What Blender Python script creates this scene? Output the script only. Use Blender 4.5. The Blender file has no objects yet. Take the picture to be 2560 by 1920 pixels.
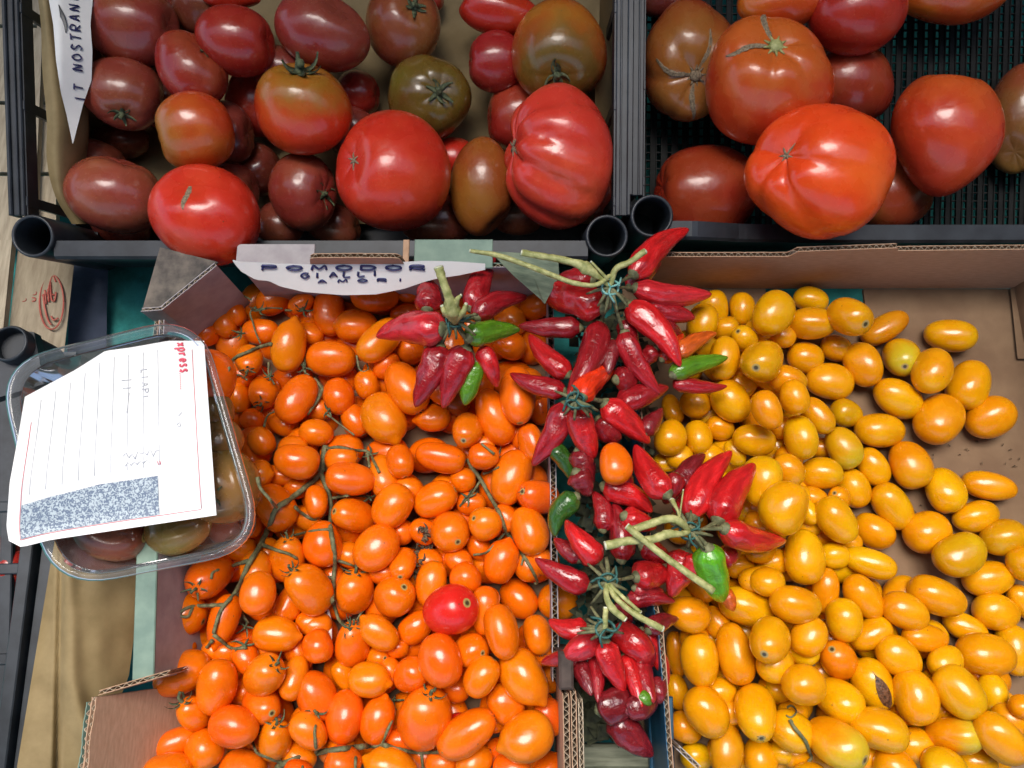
import bpy, math, random
import numpy as np
from mathutils import Vector, Matrix, noise as mnoise

random.seed(7)
rng = np.random.RandomState(11)
sc = bpy.context.scene
COL = sc.collection

# ---------------------------------------------------------------- camera, light, exposure
FPX = 1934.0                      # focal length in photograph pixels (2560 wide)
TILT = math.radians(15.0)
CAMZ = 0.80
cd = bpy.data.cameras.new('camera')
cam = bpy.data.objects.new('camera', cd)
COL.objects.link(cam)
cam.location = (0, 0, CAMZ)
cam.rotation_euler = (TILT, 0, 0)
cd.sensor_width = 36.0
cd.lens = 36.0 * FPX / 2560.0
cd.clip_start = 0.01
cd.clip_end = 50.0
sc.camera = cam

SUN_EL = 73.0
world = bpy.data.worlds.new('World')
sc.world = world
world.use_nodes = True
wn = world.node_tree
bg = wn.nodes['Background']
sky = wn.nodes.new('ShaderNodeTexSky')
sky.sky_type = 'NISHITA'
sky.sun_disc = False
sky.sun_elevation = math.radians(SUN_EL)
sky.sun_rotation = math.radians(-20.0)
sky.air_density = 1.0
sky.dust_density = 3.0
wn.links.new(sky.outputs[0], bg.inputs['Color'])
bg.inputs['Strength'].default_value = 0.15
sl = bpy.data.lights.new('sun', 'SUN')
sun = bpy.data.objects.new('sun', sl)
COL.objects.link(sun)
sl.energy = 2.3
sl.angle = math.radians(34)
sl.color = (1.0, 0.96, 0.90)
# direction to the sun: high, reaching the stall through the gap left between the added awning sheets
ds = Vector((-0.10, 0.27, 0.95)).normalized()
sun.rotation_euler = ds.to_track_quat('Z', 'Y').to_euler()
sun.location = ds * 3

sc.view_settings.view_transform = 'Standard'
sc.view_settings.look = 'None'
sc.view_settings.gamma = 1.0
sc.view_settings.use_curve_mapping = False
sc.view_settings.exposure = 0.80
sc.cycles.max_bounces = 8
sc.cycles.transparent_max_bounces = 12
sc.cycles.use_denoising = True

# ---------------------------------------------------------------- projection helpers
CAMP = np.array([0.0, 0.0, CAMZ])
_ct, _st = math.cos(TILT), math.sin(TILT)
RC = np.array([[1, 0, 0], [0, _ct, -_st], [0, _st, _ct]])
def ray(px, py):
    return RC @ np.array([(px - 1280.0) / FPX, (960.0 - py) / FPX, -1.0])
class Frame:
    def __init__(s, org, tilt):
        s.o = np.array(org, float)
        c, n = math.cos(tilt), math.sin(tilt)
        s.R = np.array([[1, 0, 0], [0, c, -n], [0, n, c]])
        s.M = Matrix(((1, 0, 0, org[0]), (0, c, -n, org[1]), (0, n, c, org[2]), (0, 0, 0, 1)))
        s.cam = s.R.T @ (CAMP - s.o)
    def at(s, px, py, h):
        d = s.R.T @ ray(px, py)
        t = (h - s.cam[2]) / d[2]
        return s.cam + t * d
    def scale(s, px, py, h):        # metres per photograph pixel
        d = s.R.T @ ray(px, py)
        t = (h - s.cam[2]) / d[2]
        return t / FPX
F0 = Frame((0, 0, 0), 0)
RAKE = math.radians(18.0)
FC = Frame((0, 0.365, 0.0), RAKE)
def W(px, py, z):
    return F0.at(px, py, z)
def project(p):
    q = RC.T @ (np.array(p) - CAMP)
    return 1280 + FPX * q[0] / -q[2], 960 - FPX * q[1] / -q[2]

# ---------------------------------------------------------------- object helpers
def link(name, me, mat=None, parent=None, color=None, M=None):
    o = bpy.data.objects.new(name, me)
    COL.objects.link(o)
    if me is not None and mat is not None and len(me.materials) == 0:
        for m in (mat if isinstance(mat, (list, tuple)) else [mat]):
            me.materials.append(m)
    if parent is not None:
        o.parent = parent
        o.matrix_parent_inverse = Matrix.Identity(4)
    if M is not None:
        o.matrix_local = M
    if color is not None:
        o.color = (color[0], color[1], color[2], 1)
    return o
def tag(o, label=None, cat=None, group=None, kind=None):
    if label: o['label'] = label
    if cat: o['category'] = cat
    if group: o['group'] = group
    if kind: o['kind'] = kind
    return o
def mesh(name, V, Fc, smooth=True, midx=None):
    me = bpy.data.meshes.new(name)
    me.from_pydata([tuple(v) for v in V], [], [tuple(f) for f in Fc])
    if smooth:
        me.polygons.foreach_set('use_smooth', [True] * len(me.polygons))
    if midx is not None:
        me.polygons.foreach_set('material_index', midx)
    me.update()
    return me
def fattr(me, name, vals):
    a = me.attributes.new(name, 'FLOAT', 'POINT')
    a.data.foreach_set('value', np.asarray(vals, dtype=np.float32))

class MB:
    """collects shapes into one mesh"""
    def __init__(s): s.V = []; s.F = []
    def add(s, V, F):
        b = len(s.V); s.V += [tuple(v) for v in V]; s.F += [tuple(i + b for i in f) for f in F]; return s
    def box(s, c, d, R=None, bev=0.0):
        """c centre, d full sizes, R 3x3; slightly chamfered if bev"""
        hx, hy, hz = d[0] / 2, d[1] / 2, d[2] / 2
        if bev <= 0:
            P = [(x, y, z) for x in (-hx, hx) for y in (-hy, hy) for z in (-hz, hz)]
            Fc = [(0, 1, 3, 2), (4, 6, 7, 5), (0, 4, 5, 1), (2, 3, 7, 6), (0, 2, 6, 4), (1, 5, 7, 3)]
        else:
            b = bev; P = []
            for z, k in ((-hz, b), (-hz + b, 0), (hz - b, 0), (hz, b)):
                for x, y in ((-hx + k, -hy + k), (hx - k, -hy + k), (hx - k, hy - k), (-hx + k, hy - k)):
                    P.append((x, y, z))
            Fc = [(3, 2, 1, 0), (12, 13, 14, 15)]
            for r in range(3):
                for i in range(4):
                    j = (i + 1) % 4
                    Fc.append((r * 4 + i, r * 4 + j, r * 4 + 4 + j, r * 4 + 4 + i))
        P = np.array(P)
        if R is not None: P = P @ np.array(R).T
        return s.add(P + np.array(c), Fc)
    def seg(s, a, b, w, h, up=(0, 0, 1), bev=0.0):
        """bar from a to b, width w, height h"""
        a = np.array(a, float); b = np.array(b, float)
        d = b - a; L = np.linalg.norm(d); x = d / L
        y = np.cross(up, x); y /= np.linalg.norm(y); z = np.cross(x, y)
        return s.box((a + b) / 2, (L, w, h), np.array([x, y, z]).T, bev)
    def obj(s, name, mat, parent=None, smooth=False, M=None):
        return link(name, mesh(name, s.V, s.F, smooth), mat, parent, M=M)

def catmull(P, n=6):
    P = [np.array(p, float) for p in P]
    if len(P) < 3:
        return [P[0] + (P[-1] - P[0]) * t for t in np.linspace(0, 1, n + 1)]
    Q = [2 * P[0] - P[1]] + P + [2 * P[-1] - P[-2]]
    out = []
    for i in range(1, len(Q) - 2):
        a, b, c, d = Q[i - 1:i + 3]
        for t in np.linspace(0, 1, n, endpoint=False):
            out.append(0.5 * (2 * b + (c - a) * t + (2 * a - 5 * b + 4 * c - d) * t * t + (3 * b - a - 3 * c + d) * t ** 3))
    out.append(P[-1])
    return out
def tube(P, R, n=8, sub=6, jit=0.0, flat=1.0):
    """smooth tube through points P with radii R; returns V, F, along"""
    path = catmull(P, sub) if sub else [np.array(p, float) for p in P]
    m = len(path)
    R = np.interp(np.linspace(0, 1, m), np.linspace(0, 1, len(R)), R)
    V = []; Fc = []; al = []
    up = np.array([0.13, 0.21, 0.97])
    for i, p in enumerate(path):
        d = path[min(i + 1, m - 1)] - path[max(i - 1, 0)]
        d = d / (np.linalg.norm(d) + 1e-9)
        u = np.cross(up, d); nu = np.linalg.norm(u)
        if nu < 0.05:
            u = np.cross(np.array([1.0, 0.2, 0]), d); nu = np.linalg.norm(u)
        u /= nu
        v = np.cross(d, u)
        for k in range(n):
            a = 2 * math.pi * k / n
            r = R[i] * (1 + jit * random.uniform(-1, 1))
            V.append(p + r * (math.cos(a) * u + flat * math.sin(a) * v)); al.append(i / (m - 1))
    for i in range(m - 1):
        for k in range(n):
            j = (k + 1) % n
            Fc.append((i * n + k, i * n + j, i * n + n + j, i * n + n + k))
    Fc.append(tuple(range(n - 1, -1, -1)))
    Fc.append(tuple((m - 1) * n + k for k in range(n)))
    return V, Fc, al

# ---------------------------------------------------------------- materials
def new_mat(name):
    m = bpy.data.materials.new(name); m.use_nodes = True
    nt = m.node_tree
    return m, nt, nt.nodes['Principled BSDF']
def nd(nt, t, **kw):
    n = nt.nodes.new(t)
    for k, v in kw.items(): setattr(n, k, v)
    return n
def noise_col(nt, scale, detail=4, rough=0.6, coord='Object', stretch=None):
    tc = nd(nt, 'ShaderNodeTexCoord')
    n = nd(nt, 'ShaderNodeTexNoise'); n.inputs['Scale'].default_value = scale
    n.inputs['Detail'].default_value = detail; n.inputs['Roughness'].default_value = rough
    src = tc.outputs[coord]
    if stretch:
        mp = nd(nt, 'ShaderNodeMapping'); mp.inputs['Scale'].default_value = stretch
        nt.links.new(src, mp.inputs['Vector']); src = mp.outputs[0]
    nt.links.new(src, n.inputs['Vector'])
    return n
def ramp(nt, src, stops):
    r = nd(nt, 'ShaderNodeValToRGB')
    e = r.color_ramp.elements
    while len(e) < len(stops): e.new(0.5)
    for i, (p, c) in enumerate(stops):
        e[i].position = p; e[i].color = (c[0], c[1], c[2], 1) if hasattr(c, '__len__') else (c, c, c, 1)
    nt.links.new(src, r.inputs[0])
    return r
def mix(nt, fac, a, b, mode='MIX'):
    m = nd(nt, 'ShaderNodeMix', data_type='RGBA', blend_type=mode)
    for s, v in ((0, fac), (6, a), (7, b)):
        if hasattr(v, 'links') or isinstance(v, bpy.types.NodeSocket): nt.links.new(v, m.inputs[s])
        elif s == 0: m.inputs[s].default_value = v
        else: m.inputs[s].default_value = (v[0], v[1], v[2], 1)
    return m.outputs[2]
def bump(nt, bs, src, strength, dist=0.001):
    b = nd(nt, 'ShaderNodeBump'); b.inputs['Strength'].default_value = strength; b.inputs['Distance'].default_value = dist
    nt.links.new(src, b.inputs['Height']); nt.links.new(b.outputs[0], bs.inputs['Normal'])
    return b
def simple(name, c1, c2, scale, rough=0.6, bmp=0.2, dist=0.0005, detail=5, stretch=None, spec=0.5, lo=0.35, hi=0.65):
    m, nt, bs = new_mat(name)
    n = noise_col(nt, scale, detail, stretch=stretch)
    r = ramp(nt, n.outputs[0], [(lo, c1), (hi, c2)])
    nt.links.new(r.outputs[0], bs.inputs['Base Color'])
    bs.inputs['Roughness'].default_value = rough
    bs.inputs['Specular IOR Level'].default_value = spec
    if bmp: bump(nt, bs, n.outputs[0], bmp, dist)
    return m

def mat_skin():
    m, nt, bs = new_mat('tomato_skin')
    L = nt.links.new
    oi = nd(nt, 'ShaderNodeObjectInfo')
    ax = nd(nt, 'ShaderNodeAttribute', attribute_name='ax')
    th = nd(nt, 'ShaderNodeAttribute', attribute_name='th')
    sh = nd(nt, 'ShaderNodeAttribute', attribute_name='shoulder', attribute_type='OBJECT')
    shc = nd(nt, 'ShaderNodeAttribute', attribute_name='shoulder_colour', attribute_type='OBJECT')
    spot = nd(nt, 'ShaderNodeAttribute', attribute_name='scar', attribute_type='OBJECT')
    tc = nd(nt, 'ShaderNodeTexCoord')
    n1 = nd(nt, 'ShaderNodeTexNoise'); n1.inputs['Scale'].default_value = 45; n1.inputs['Detail'].default_value = 3
    add = nd(nt, 'ShaderNodeVectorMath', operation='ADD')
    rv = nd(nt, 'ShaderNodeVectorMath', operation='SCALE'); rv.inputs[0].default_value = (37, 17, 9)
    L(oi.outputs['Random'], rv.inputs['Scale']); L(tc.outputs['Object'], add.inputs[0]); L(rv.outputs[0], add.inputs[1])
    L(add.outputs[0], n1.inputs['Vector'])
    # mottled pigment
    r1 = ramp(nt, n1.outputs[0], [(0.3, (0.93, .86, .8)), (0.7, (1.06, 1.13, 1.1))])
    base = mix(nt, 1.0, oi.outputs['Color'], r1.outputs[0], 'MULTIPLY')
    n5 = nd(nt, 'ShaderNodeTexNoise'); n5.inputs['Scale'].default_value = 16; n5.inputs['Detail'].default_value = 2
    L(add.outputs[0], n5.inputs['Vector'])
    pa = nd(nt, 'ShaderNodeAttribute', attribute_name='patch', attribute_type='OBJECT')
    r5 = ramp(nt, n5.outputs[0], [(0.42, 0.0), (0.66, 1.0)])
    m5 = nd(nt, 'ShaderNodeMath', operation='MULTIPLY'); L(r5.outputs[0], m5.inputs[0]); L(pa.outputs['Fac'], m5.inputs[1])
    warm = mix(nt, 1.0, base, (1.12, 2.6, 1.3), 'MULTIPLY')
    base = mix(nt, m5.outputs[0], base, warm)
    # shoulder colour, ragged edge
    nz = nd(nt, 'ShaderNodeMath', operation='MULTIPLY_ADD'); nz.inputs[1].default_value = 1.1; nz.inputs[2].default_value = -0.55
    L(n1.outputs[0], nz.inputs[0])
    ad = nd(nt, 'ShaderNodeMath', operation='ADD'); L(ax.outputs['Fac'], ad.inputs[0]); L(nz.outputs[0], ad.inputs[1])
    mr = nd(nt, 'ShaderNodeMapRange', interpolation_type='SMOOTHSTEP')
    mr.inputs['From Min'].default_value = -0.1; mr.inputs['From Max'].default_value = 0.95
    L(ad.outputs[0], mr.inputs['Value'])
    ml = nd(nt, 'ShaderNodeMath', operation='MULTIPLY'); L(mr.outputs[0], ml.inputs[0]); L(sh.outputs['Fac'], ml.inputs[1])
    base = mix(nt, ml.outputs[0], base, shc.outputs['Color'])
    # fine pale freckles
    n2 = nd(nt, 'ShaderNodeTexNoise'); n2.inputs['Scale'].default_value = 700; n2.inputs['Detail'].default_value = 1
    L(add.outputs[0], n2.inputs['Vector'])
    r2 = ramp(nt, n2.outputs[0], [(0.68, 0.0), (0.78, 0.28)])
    base = mix(nt, r2.outputs[0], base, (0.75, 0.42, 0.18))
    # dark specks / small blemishes
    vo = nd(nt, 'ShaderNodeTexVoronoi'); vo.inputs['Scale'].default_value = 55
    L(add.outputs[0], vo.inputs['Vector'])
    r3 = ramp(nt, vo.outputs['Distance'], [(0.022, 0.85), (0.045, 0.0)])
    base = mix(nt, r3.outputs[0], base, (0.10, 0.05, 0.02))
    # scar at the end
    mr2 = nd(nt, 'ShaderNodeMapRange', interpolation_type='SMOOTHSTEP')
    mr2.inputs['From Min'].default_value = 0.982; mr2.inputs['From Max'].default_value = 0.990
    L(ax.outputs['Fac'], mr2.inputs['Value'])
    m2 = nd(nt, 'ShaderNodeMath', operation='MULTIPLY'); L(mr2.outputs[0], m2.inputs[0]); L(spot.outputs['Fac'], m2.inputs[1])
    base = mix(nt, m2.outputs[0], base, (0.42, 0.30, 0.10))
    mr3 = nd(nt, 'ShaderNodeMapRange', interpolation_type='SMOOTHSTEP')
    mr3.inputs['From Min'].default_value = 0.993; mr3.inputs['From Max'].default_value = 0.997
    L(ax.outputs['Fac'], mr3.inputs['Value'])
    m3 = nd(nt, 'ShaderNodeMath', operation='MULTIPLY'); L(mr3.outputs[0], m3.inputs[0]); L(spot.outputs['Fac'], m3.inputs[1])
    base = mix(nt, m3.outputs[0], base, (0.06, 0.045, 0.02))
    L(base, bs.inputs['Base Color'])
    rr = ramp(nt, n1.outputs[0], [(0.3, 0.20), (0.75, 0.36)])
    L(rr.outputs[0], bs.inputs['Roughness'])
    bs.inputs['IOR'].default_value = 1.45
    bs.inputs['Coat Weight'].default_value = 0.35
    bs.inputs['Coat Roughness'].default_value = 0.11
    bs.inputs['Subsurface Weight'].default_value = 0.22
    bs.inputs['Subsurface Radius'].default_value = (1.0, 0.35, 0.08)
    bs.inputs['Subsurface Scale'].default_value = 0.006
    n4 = nd(nt, 'ShaderNodeTexNoise'); n4.inputs['Scale'].default_value = 170; n4.inputs['Detail'].default_value = 3
    L(add.outputs[0], n4.inputs['Vector'])
    hm = nd(nt, 'ShaderNodeMath', operation='MULTIPLY_ADD'); hm.inputs[1].default_value = 0.09
    h2 = nd(nt, 'ShaderNodeMath', operation='MULTIPLY'); h2.inputs[1].default_value = 1.0
    L(n4.outputs[0], hm.inputs[0]); L(n1.outputs[0], h2.inputs[0]); L(h2.outputs[0], hm.inputs[2])
    bump(nt, bs, hm.outputs[0], 0.55, 0.0020)
    return m
def mat_chilli():
    m, nt, bs = new_mat('chilli_skin')
    L = nt.links.new
    oi = nd(nt, 'ShaderNodeObjectInfo')
    ax = nd(nt, 'ShaderNodeAttribute', attribute_name='ax')
    th = nd(nt, 'ShaderNodeAttribute', attribute_name='th')
    cx = nd(nt, 'ShaderNodeCombineXYZ')
    ma = nd(nt, 'ShaderNodeMath', operation='MULTIPLY'); ma.inputs[1].default_value = 1.6
    L(ax.outputs['Fac'], ma.inputs[0]); L(ma.outputs[0], cx.inputs[0])
    co = nd(nt, 'ShaderNodeMath', operation='COSINE'); si = nd(nt, 'ShaderNodeMath', operation='SINE')
    L(th.outputs['Fac'], co.inputs[0]); L(th.outputs['Fac'], si.inputs[0])
    L(co.outputs[0], cx.inputs[1]); L(si.outputs[0], cx.inputs[2])
    rv = nd(nt, 'ShaderNodeVectorMath', operation='SCALE'); rv.inputs[0].default_value = (31, 13, 7)
    L(oi.outputs['Random'], rv.inputs['Scale'])
    add = nd(nt, 'ShaderNodeVectorMath', operation='ADD'); L(cx.outputs[0], add.inputs[0]); L(rv.outputs[0], add.inputs[1])
    n1 = nd(nt, 'ShaderNodeTexNoise'); n1.inputs['Scale'].default_value = 2.2; n1.inputs['Detail'].default_value = 4
    L(add.outputs[0], n1.inputs['Vector'])
    r1 = ramp(nt, n1.outputs[0], [(0.3, 0.60), (0.72, 1.25)])
    base = mix(nt, 1.0, oi.outputs['Color'], r1.outputs[0], 'MULTIPLY')
    L(base, bs.inputs['Base Color'])
    # creases running across the pod
    mp = nd(nt, 'ShaderNodeMapping'); mp.inputs['Scale'].default_value = (9.0, 1.6, 1.6)
    L(add.outputs[0], mp.inputs['Vector'])
    n2 = nd(nt, 'ShaderNodeTexNoise'); n2.inputs['Scale'].default_value = 1.5; n2.inputs['Detail'].default_value = 4; n2.inputs['Distortion'].default_value = 0.6
    L(mp.outputs[0], n2.inputs['Vector'])
    n3 = nd(nt, 'ShaderNodeTexNoise'); n3.inputs['Scale'].default_value = 3.0; n3.inputs['Detail'].default_value = 2
    L(add.outputs[0], n3.inputs['Vector'])
    ad = nd(nt, 'ShaderNodeMath', operation='ADD'); L(n2.outputs[0], ad.inputs[0]); L(n3.outputs[0], ad.inputs[1])
    bump(nt, bs, ad.outputs[0], 0.38, 0.0022)
    rr = ramp(nt, n1.outputs[0], [(0.3, 0.16), (0.75, 0.32)])
    L(rr.outputs[0], bs.inputs['Roughness'])
    bs.inputs['Subsurface Weight'].default_value = 0.12
    bs.inputs['Subsurface Radius'].default_value = (1.0, 0.2, 0.1)
    bs.inputs['Subsurface Scale'].default_value = 0.004
    bs.inputs['Coat Weight'].default_value = 0.6
    bs.inputs['Coat Roughness'].default_value = 0.08
    return m
M_SKIN = mat_skin()
M_CHIL = mat_chilli()
M_STEM = simple('green_stem', (0.075, 0.08, 0.035), (0.20, 0.20, 0.095), 220, 0.65, 0.5, 0.0006)
M_STALK = simple('cut_stalk', (0.20, 0.22, 0.06), (0.48, 0.47, 0.20), 160, 0.6, 0.5, 0.0006, stretch=(1, 1, 1))
M_CUT = simple('cut_end', (0.45, 0.48, 0.33), (0.65, 0.66, 0.5), 400, 0.8)
M_CALYX = simple('calyx_green', (0.035, 0.05, 0.022), (0.13, 0.15, 0.07), 260, 0.75, 0.5, 0.0006)
M_DRY = simple('dried_flower', (0.03, 0.02, 0.012), (0.16, 0.11, 0.06), 300, 0.85, 0.6, 0.0006)
M_CORK = simple('cork_scar', (0.10, 0.07, 0.04), (0.36, 0.27, 0.17), 500, 0.9, 0.8, 0.0006)
M_ROT = simple('rotten_flesh', (0.025, 0.012, 0.006), (0.22, 0.10, 0.05), 380, 0.4, 0.9, 0.0015)
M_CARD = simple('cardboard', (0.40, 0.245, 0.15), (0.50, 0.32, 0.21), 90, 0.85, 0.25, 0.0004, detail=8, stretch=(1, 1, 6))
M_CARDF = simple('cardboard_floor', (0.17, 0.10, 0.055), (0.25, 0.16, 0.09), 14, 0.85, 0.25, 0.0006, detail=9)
M_CARDL = simple('cardboard_grey_liner', (0.34, 0.31, 0.325), (0.43, 0.40, 0.41), 60, 0.85, 0.2, 0.0004)
M_EDGE = simple('torn_cardboard_edge', (0.30, 0.22, 0.14), (0.60, 0.52, 0.40), 420, 0.9, 0.8, 0.001)
M_FLUTE = simple('corrugated_fluting', (0.34, 0.25, 0.16), (0.58, 0.48, 0.36), 300, 0.9, 0.4, 0.0006)
M_GREENP = simple('green_printed_board', (0.13, 0.21, 0.17), (0.19, 0.28, 0.22), 50, 0.6, 0.15, 0.0003)
M_GRNLEAF = simple('green_sleeve', (0.10, 0.14, 0.10), (0.22, 0.27, 0.19), 55, 0.55, 0.3, 0.0006, stretch=(1, 5, 1))
M_BLACK = simple('black_crate_plastic', (0.011, 0.014, 0.018), (0.028, 0.034, 0.042), 35, 0.40, 0.15, 0.0004)
M_BLACKD = simple('dull_black_plastic', (0.005, 0.006, 0.006), (0.014, 0.015, 0.014), 40, 0.65, 0.15, 0.0004, spec=0.25)
M_KRAFT = simple('kraft_paper', (0.22, 0.155, 0.065), (0.29, 0.21, 0.095), 40, 0.75, 0.25, 0.0005, detail=9)
M_PAPER = simple('white_paper', (0.76, 0.75, 0.72), (0.84, 0.82, 0.78), 25, 0.7, 0.08, 0.0003)
M_NOTE = simple('glossy_note_paper', (0.80, 0.81, 0.82), (0.86, 0.86, 0.86), 25, 0.45, 0.04, 0.0003)
M_INK = simple('blue_black_ink', (0.012, 0.012, 0.07), (0.02, 0.02, 0.11), 200, 0.5, 0)
M_INKG = simple('faint_grey_ink', (0.52, 0.54, 0.60), (0.66, 0.68, 0.70), 200, 0.6, 0)
M_INKR = simple('pink_red_ink', (0.70, 0.07, 0.12), (0.78, 0.12, 0.18), 200, 0.6, 0)
M_TEAL = simple('teal_cloth', (0.008, 0.12, 0.11), (0.03, 0.27, 0.25), 30, 0.9, 0.6, 0.003, detail=10)
M_NAVY = simple('dark_cloth_band', (0.018, 0.028, 0.05), (0.035, 0.045, 0.075), 40, 0.9, 0.5, 0.002, detail=10)
M_WOOD = simple('pale_poplar_wood', (0.36, 0.29, 0.20), (0.52, 0.44, 0.31), 30, 0.8, 0.3, 0.0006, detail=8, stretch=(8, 1, 1))
M_WOODG = simple('grey_green_wood', (0.14, 0.15, 0.10), (0.27, 0.28, 0.20), 30, 0.8, 0.3, 0.0006, detail=8, stretch=(1, 8, 1))
M_BLUE = simple('blue_crate_plastic', (0.01, 0.06, 0.12), (0.02, 0.10, 0.18), 40, 0.4, 0.1)
M_TIE = simple('green_wire_tie', (0.015, 0.07, 0.06), (0.04, 0.15, 0.13), 300, 0.6, 0.5)
M_TIEB = simple('pale_teal_tie', (0.12, 0.33, 0.30), (0.22, 0.48, 0.44), 300, 0.6, 0.5)
M_REDP = simple('faded_red_print', (0.40, 0.08, 0.06), (0.52, 0.16, 0.12), 120, 0.85, 0)
def mat_clear():
    m, nt, bs = new_mat('clear_plastic')
    nt.nodes.remove(bs)
    out = [n for n in nt.nodes if n.type == 'OUTPUT_MATERIAL'][0]
    tr = nd(nt, 'ShaderNodeBsdfTransparent'); tr.inputs[0].default_value = (0.94, 0.96, 0.97, 1)
    gl = nd(nt, 'ShaderNodeBsdfGlossy'); gl.inputs['Roughness'].default_value = 0.07
    df = nd(nt, 'ShaderNodeBsdfDiffuse'); df.inputs[0].default_value = (0.8, 0.85, 0.9, 1)
    fr = nd(nt, 'ShaderNodeLayerWeight'); fr.inputs['Blend'].default_value = 0.30
    mx = nd(nt, 'ShaderNodeMixShader'); mx2 = nd(nt, 'ShaderNodeMixShader'); mx2.inputs[0].default_value = 0.07
    nt.links.new(fr.outputs['Fresnel'], mx.inputs[0]); nt.links.new(tr.outputs[0], mx.inputs[1]); nt.links.new(gl.outputs[0], mx.inputs[2])
    nt.links.new(mx.outputs[0], mx2.inputs[1]); nt.links.new(df.outputs[0], mx2.inputs[2]); nt.links.new(mx2.outputs[0], out.inputs[0])
    return m
M_CLEAR = mat_clear()
def mat_halftone():
    m, nt, bs = new_mat('halftone_print')
    tc = nd(nt, 'ShaderNodeTexCoord')
    n = nd(nt, 'ShaderNodeTexNoise'); n.inputs['Scale'].default_value = 480; n.inputs['Detail'].default_value = 0.0; n.inputs['Distortion'].default_value = 1.2
    nt.links.new(tc.outputs['Object'], n.inputs['Vector'])
    r = ramp(nt, n.outputs[0], [(0.42, (0.14, 0.19, 0.28)), (0.60, (0.50, 0.58, 0.63))])
    nt.links.new(r.outputs[0], bs.inputs['Base Color']); bs.inputs['Roughness'].default_value = 0.5
    return m
M_HALF = mat_halftone()

# ================================================================ THE SETTING
tbl = link('stall_table', mesh('stall_table', [(-3, -3, -0.055), (3, -3, -0.055), (3, 3, -0.055), (-3, 3, -0.055)], [(0, 1, 2, 3)], False), M_TEAL)
tag(tbl, kind='structure')

# unseen awning sheets added to shape the light that falls through their gap
aw = link('added_awning', None); aw.location = (0, 1.9, 1.9)
tag(aw, 'added canvas awning out of view above and behind, shaping the light', 'awning')
M_CANVAS = simple('added_awning_canvas', (0.30, 0.28, 0.24), (0.40, 0.38, 0.33), 3, 0.9, 0.1)
for nm_, c_, d_ in (('added_canopy', (0, 2.05, 1.9), (7, 2.4, .006)), ('added_canopy', (0, -.95, 1.9), (7, 1.9, .006)), ('added_back_sheet', (0, 2.6, .9), (7, .006, 2.4)), ('added_side_sheet', (2.2, .5, .9), (.006, 5, 2.4))):
    m_ = MB(); m_.box(c_, d_); o_ = m_.obj(nm_, M_CANVAS); o_.parent = aw; o_.matrix_parent_inverse = Matrix.Translation((0, -1.9, -1.9))

def cloth_strip(name, pxs, z, mat, amp=0.003):
    (x0, y0), (x1, y1), (x2, y2), (x3, y3) = pxs
    n = 24; V = []; Fc = []
    for i in range(n + 1):
        for j in range(n + 1):
            u, v = i / n, j / n
            px = (x0 * (1 - u) + x1 * u) * (1 - v) + (x3 * (1 - u) + x2 * u) * v
            py = (y0 * (1 - u) + y1 * u) * (1 - v) + (y3 * (1 - u) + y2 * u) * v
            p = W(px, py, z)
            p[2] += amp * mnoise.noise(Vector((p[0] * 25, p[1] * 25, 3.1)))
            V.append(p)
    for i in range(n):
        for j in range(n):
            a = i * (n + 1) + j
            Fc.append((a, a + 1, a + n + 2, a + n + 1))
    return link(name, mesh(name, V, Fc), mat)
tag(cloth_strip('cloth_band', [(178, 560), (272, 560), (262, 1000), (165, 1000)], -0.042, M_NAVY), kind='structure')

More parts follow.
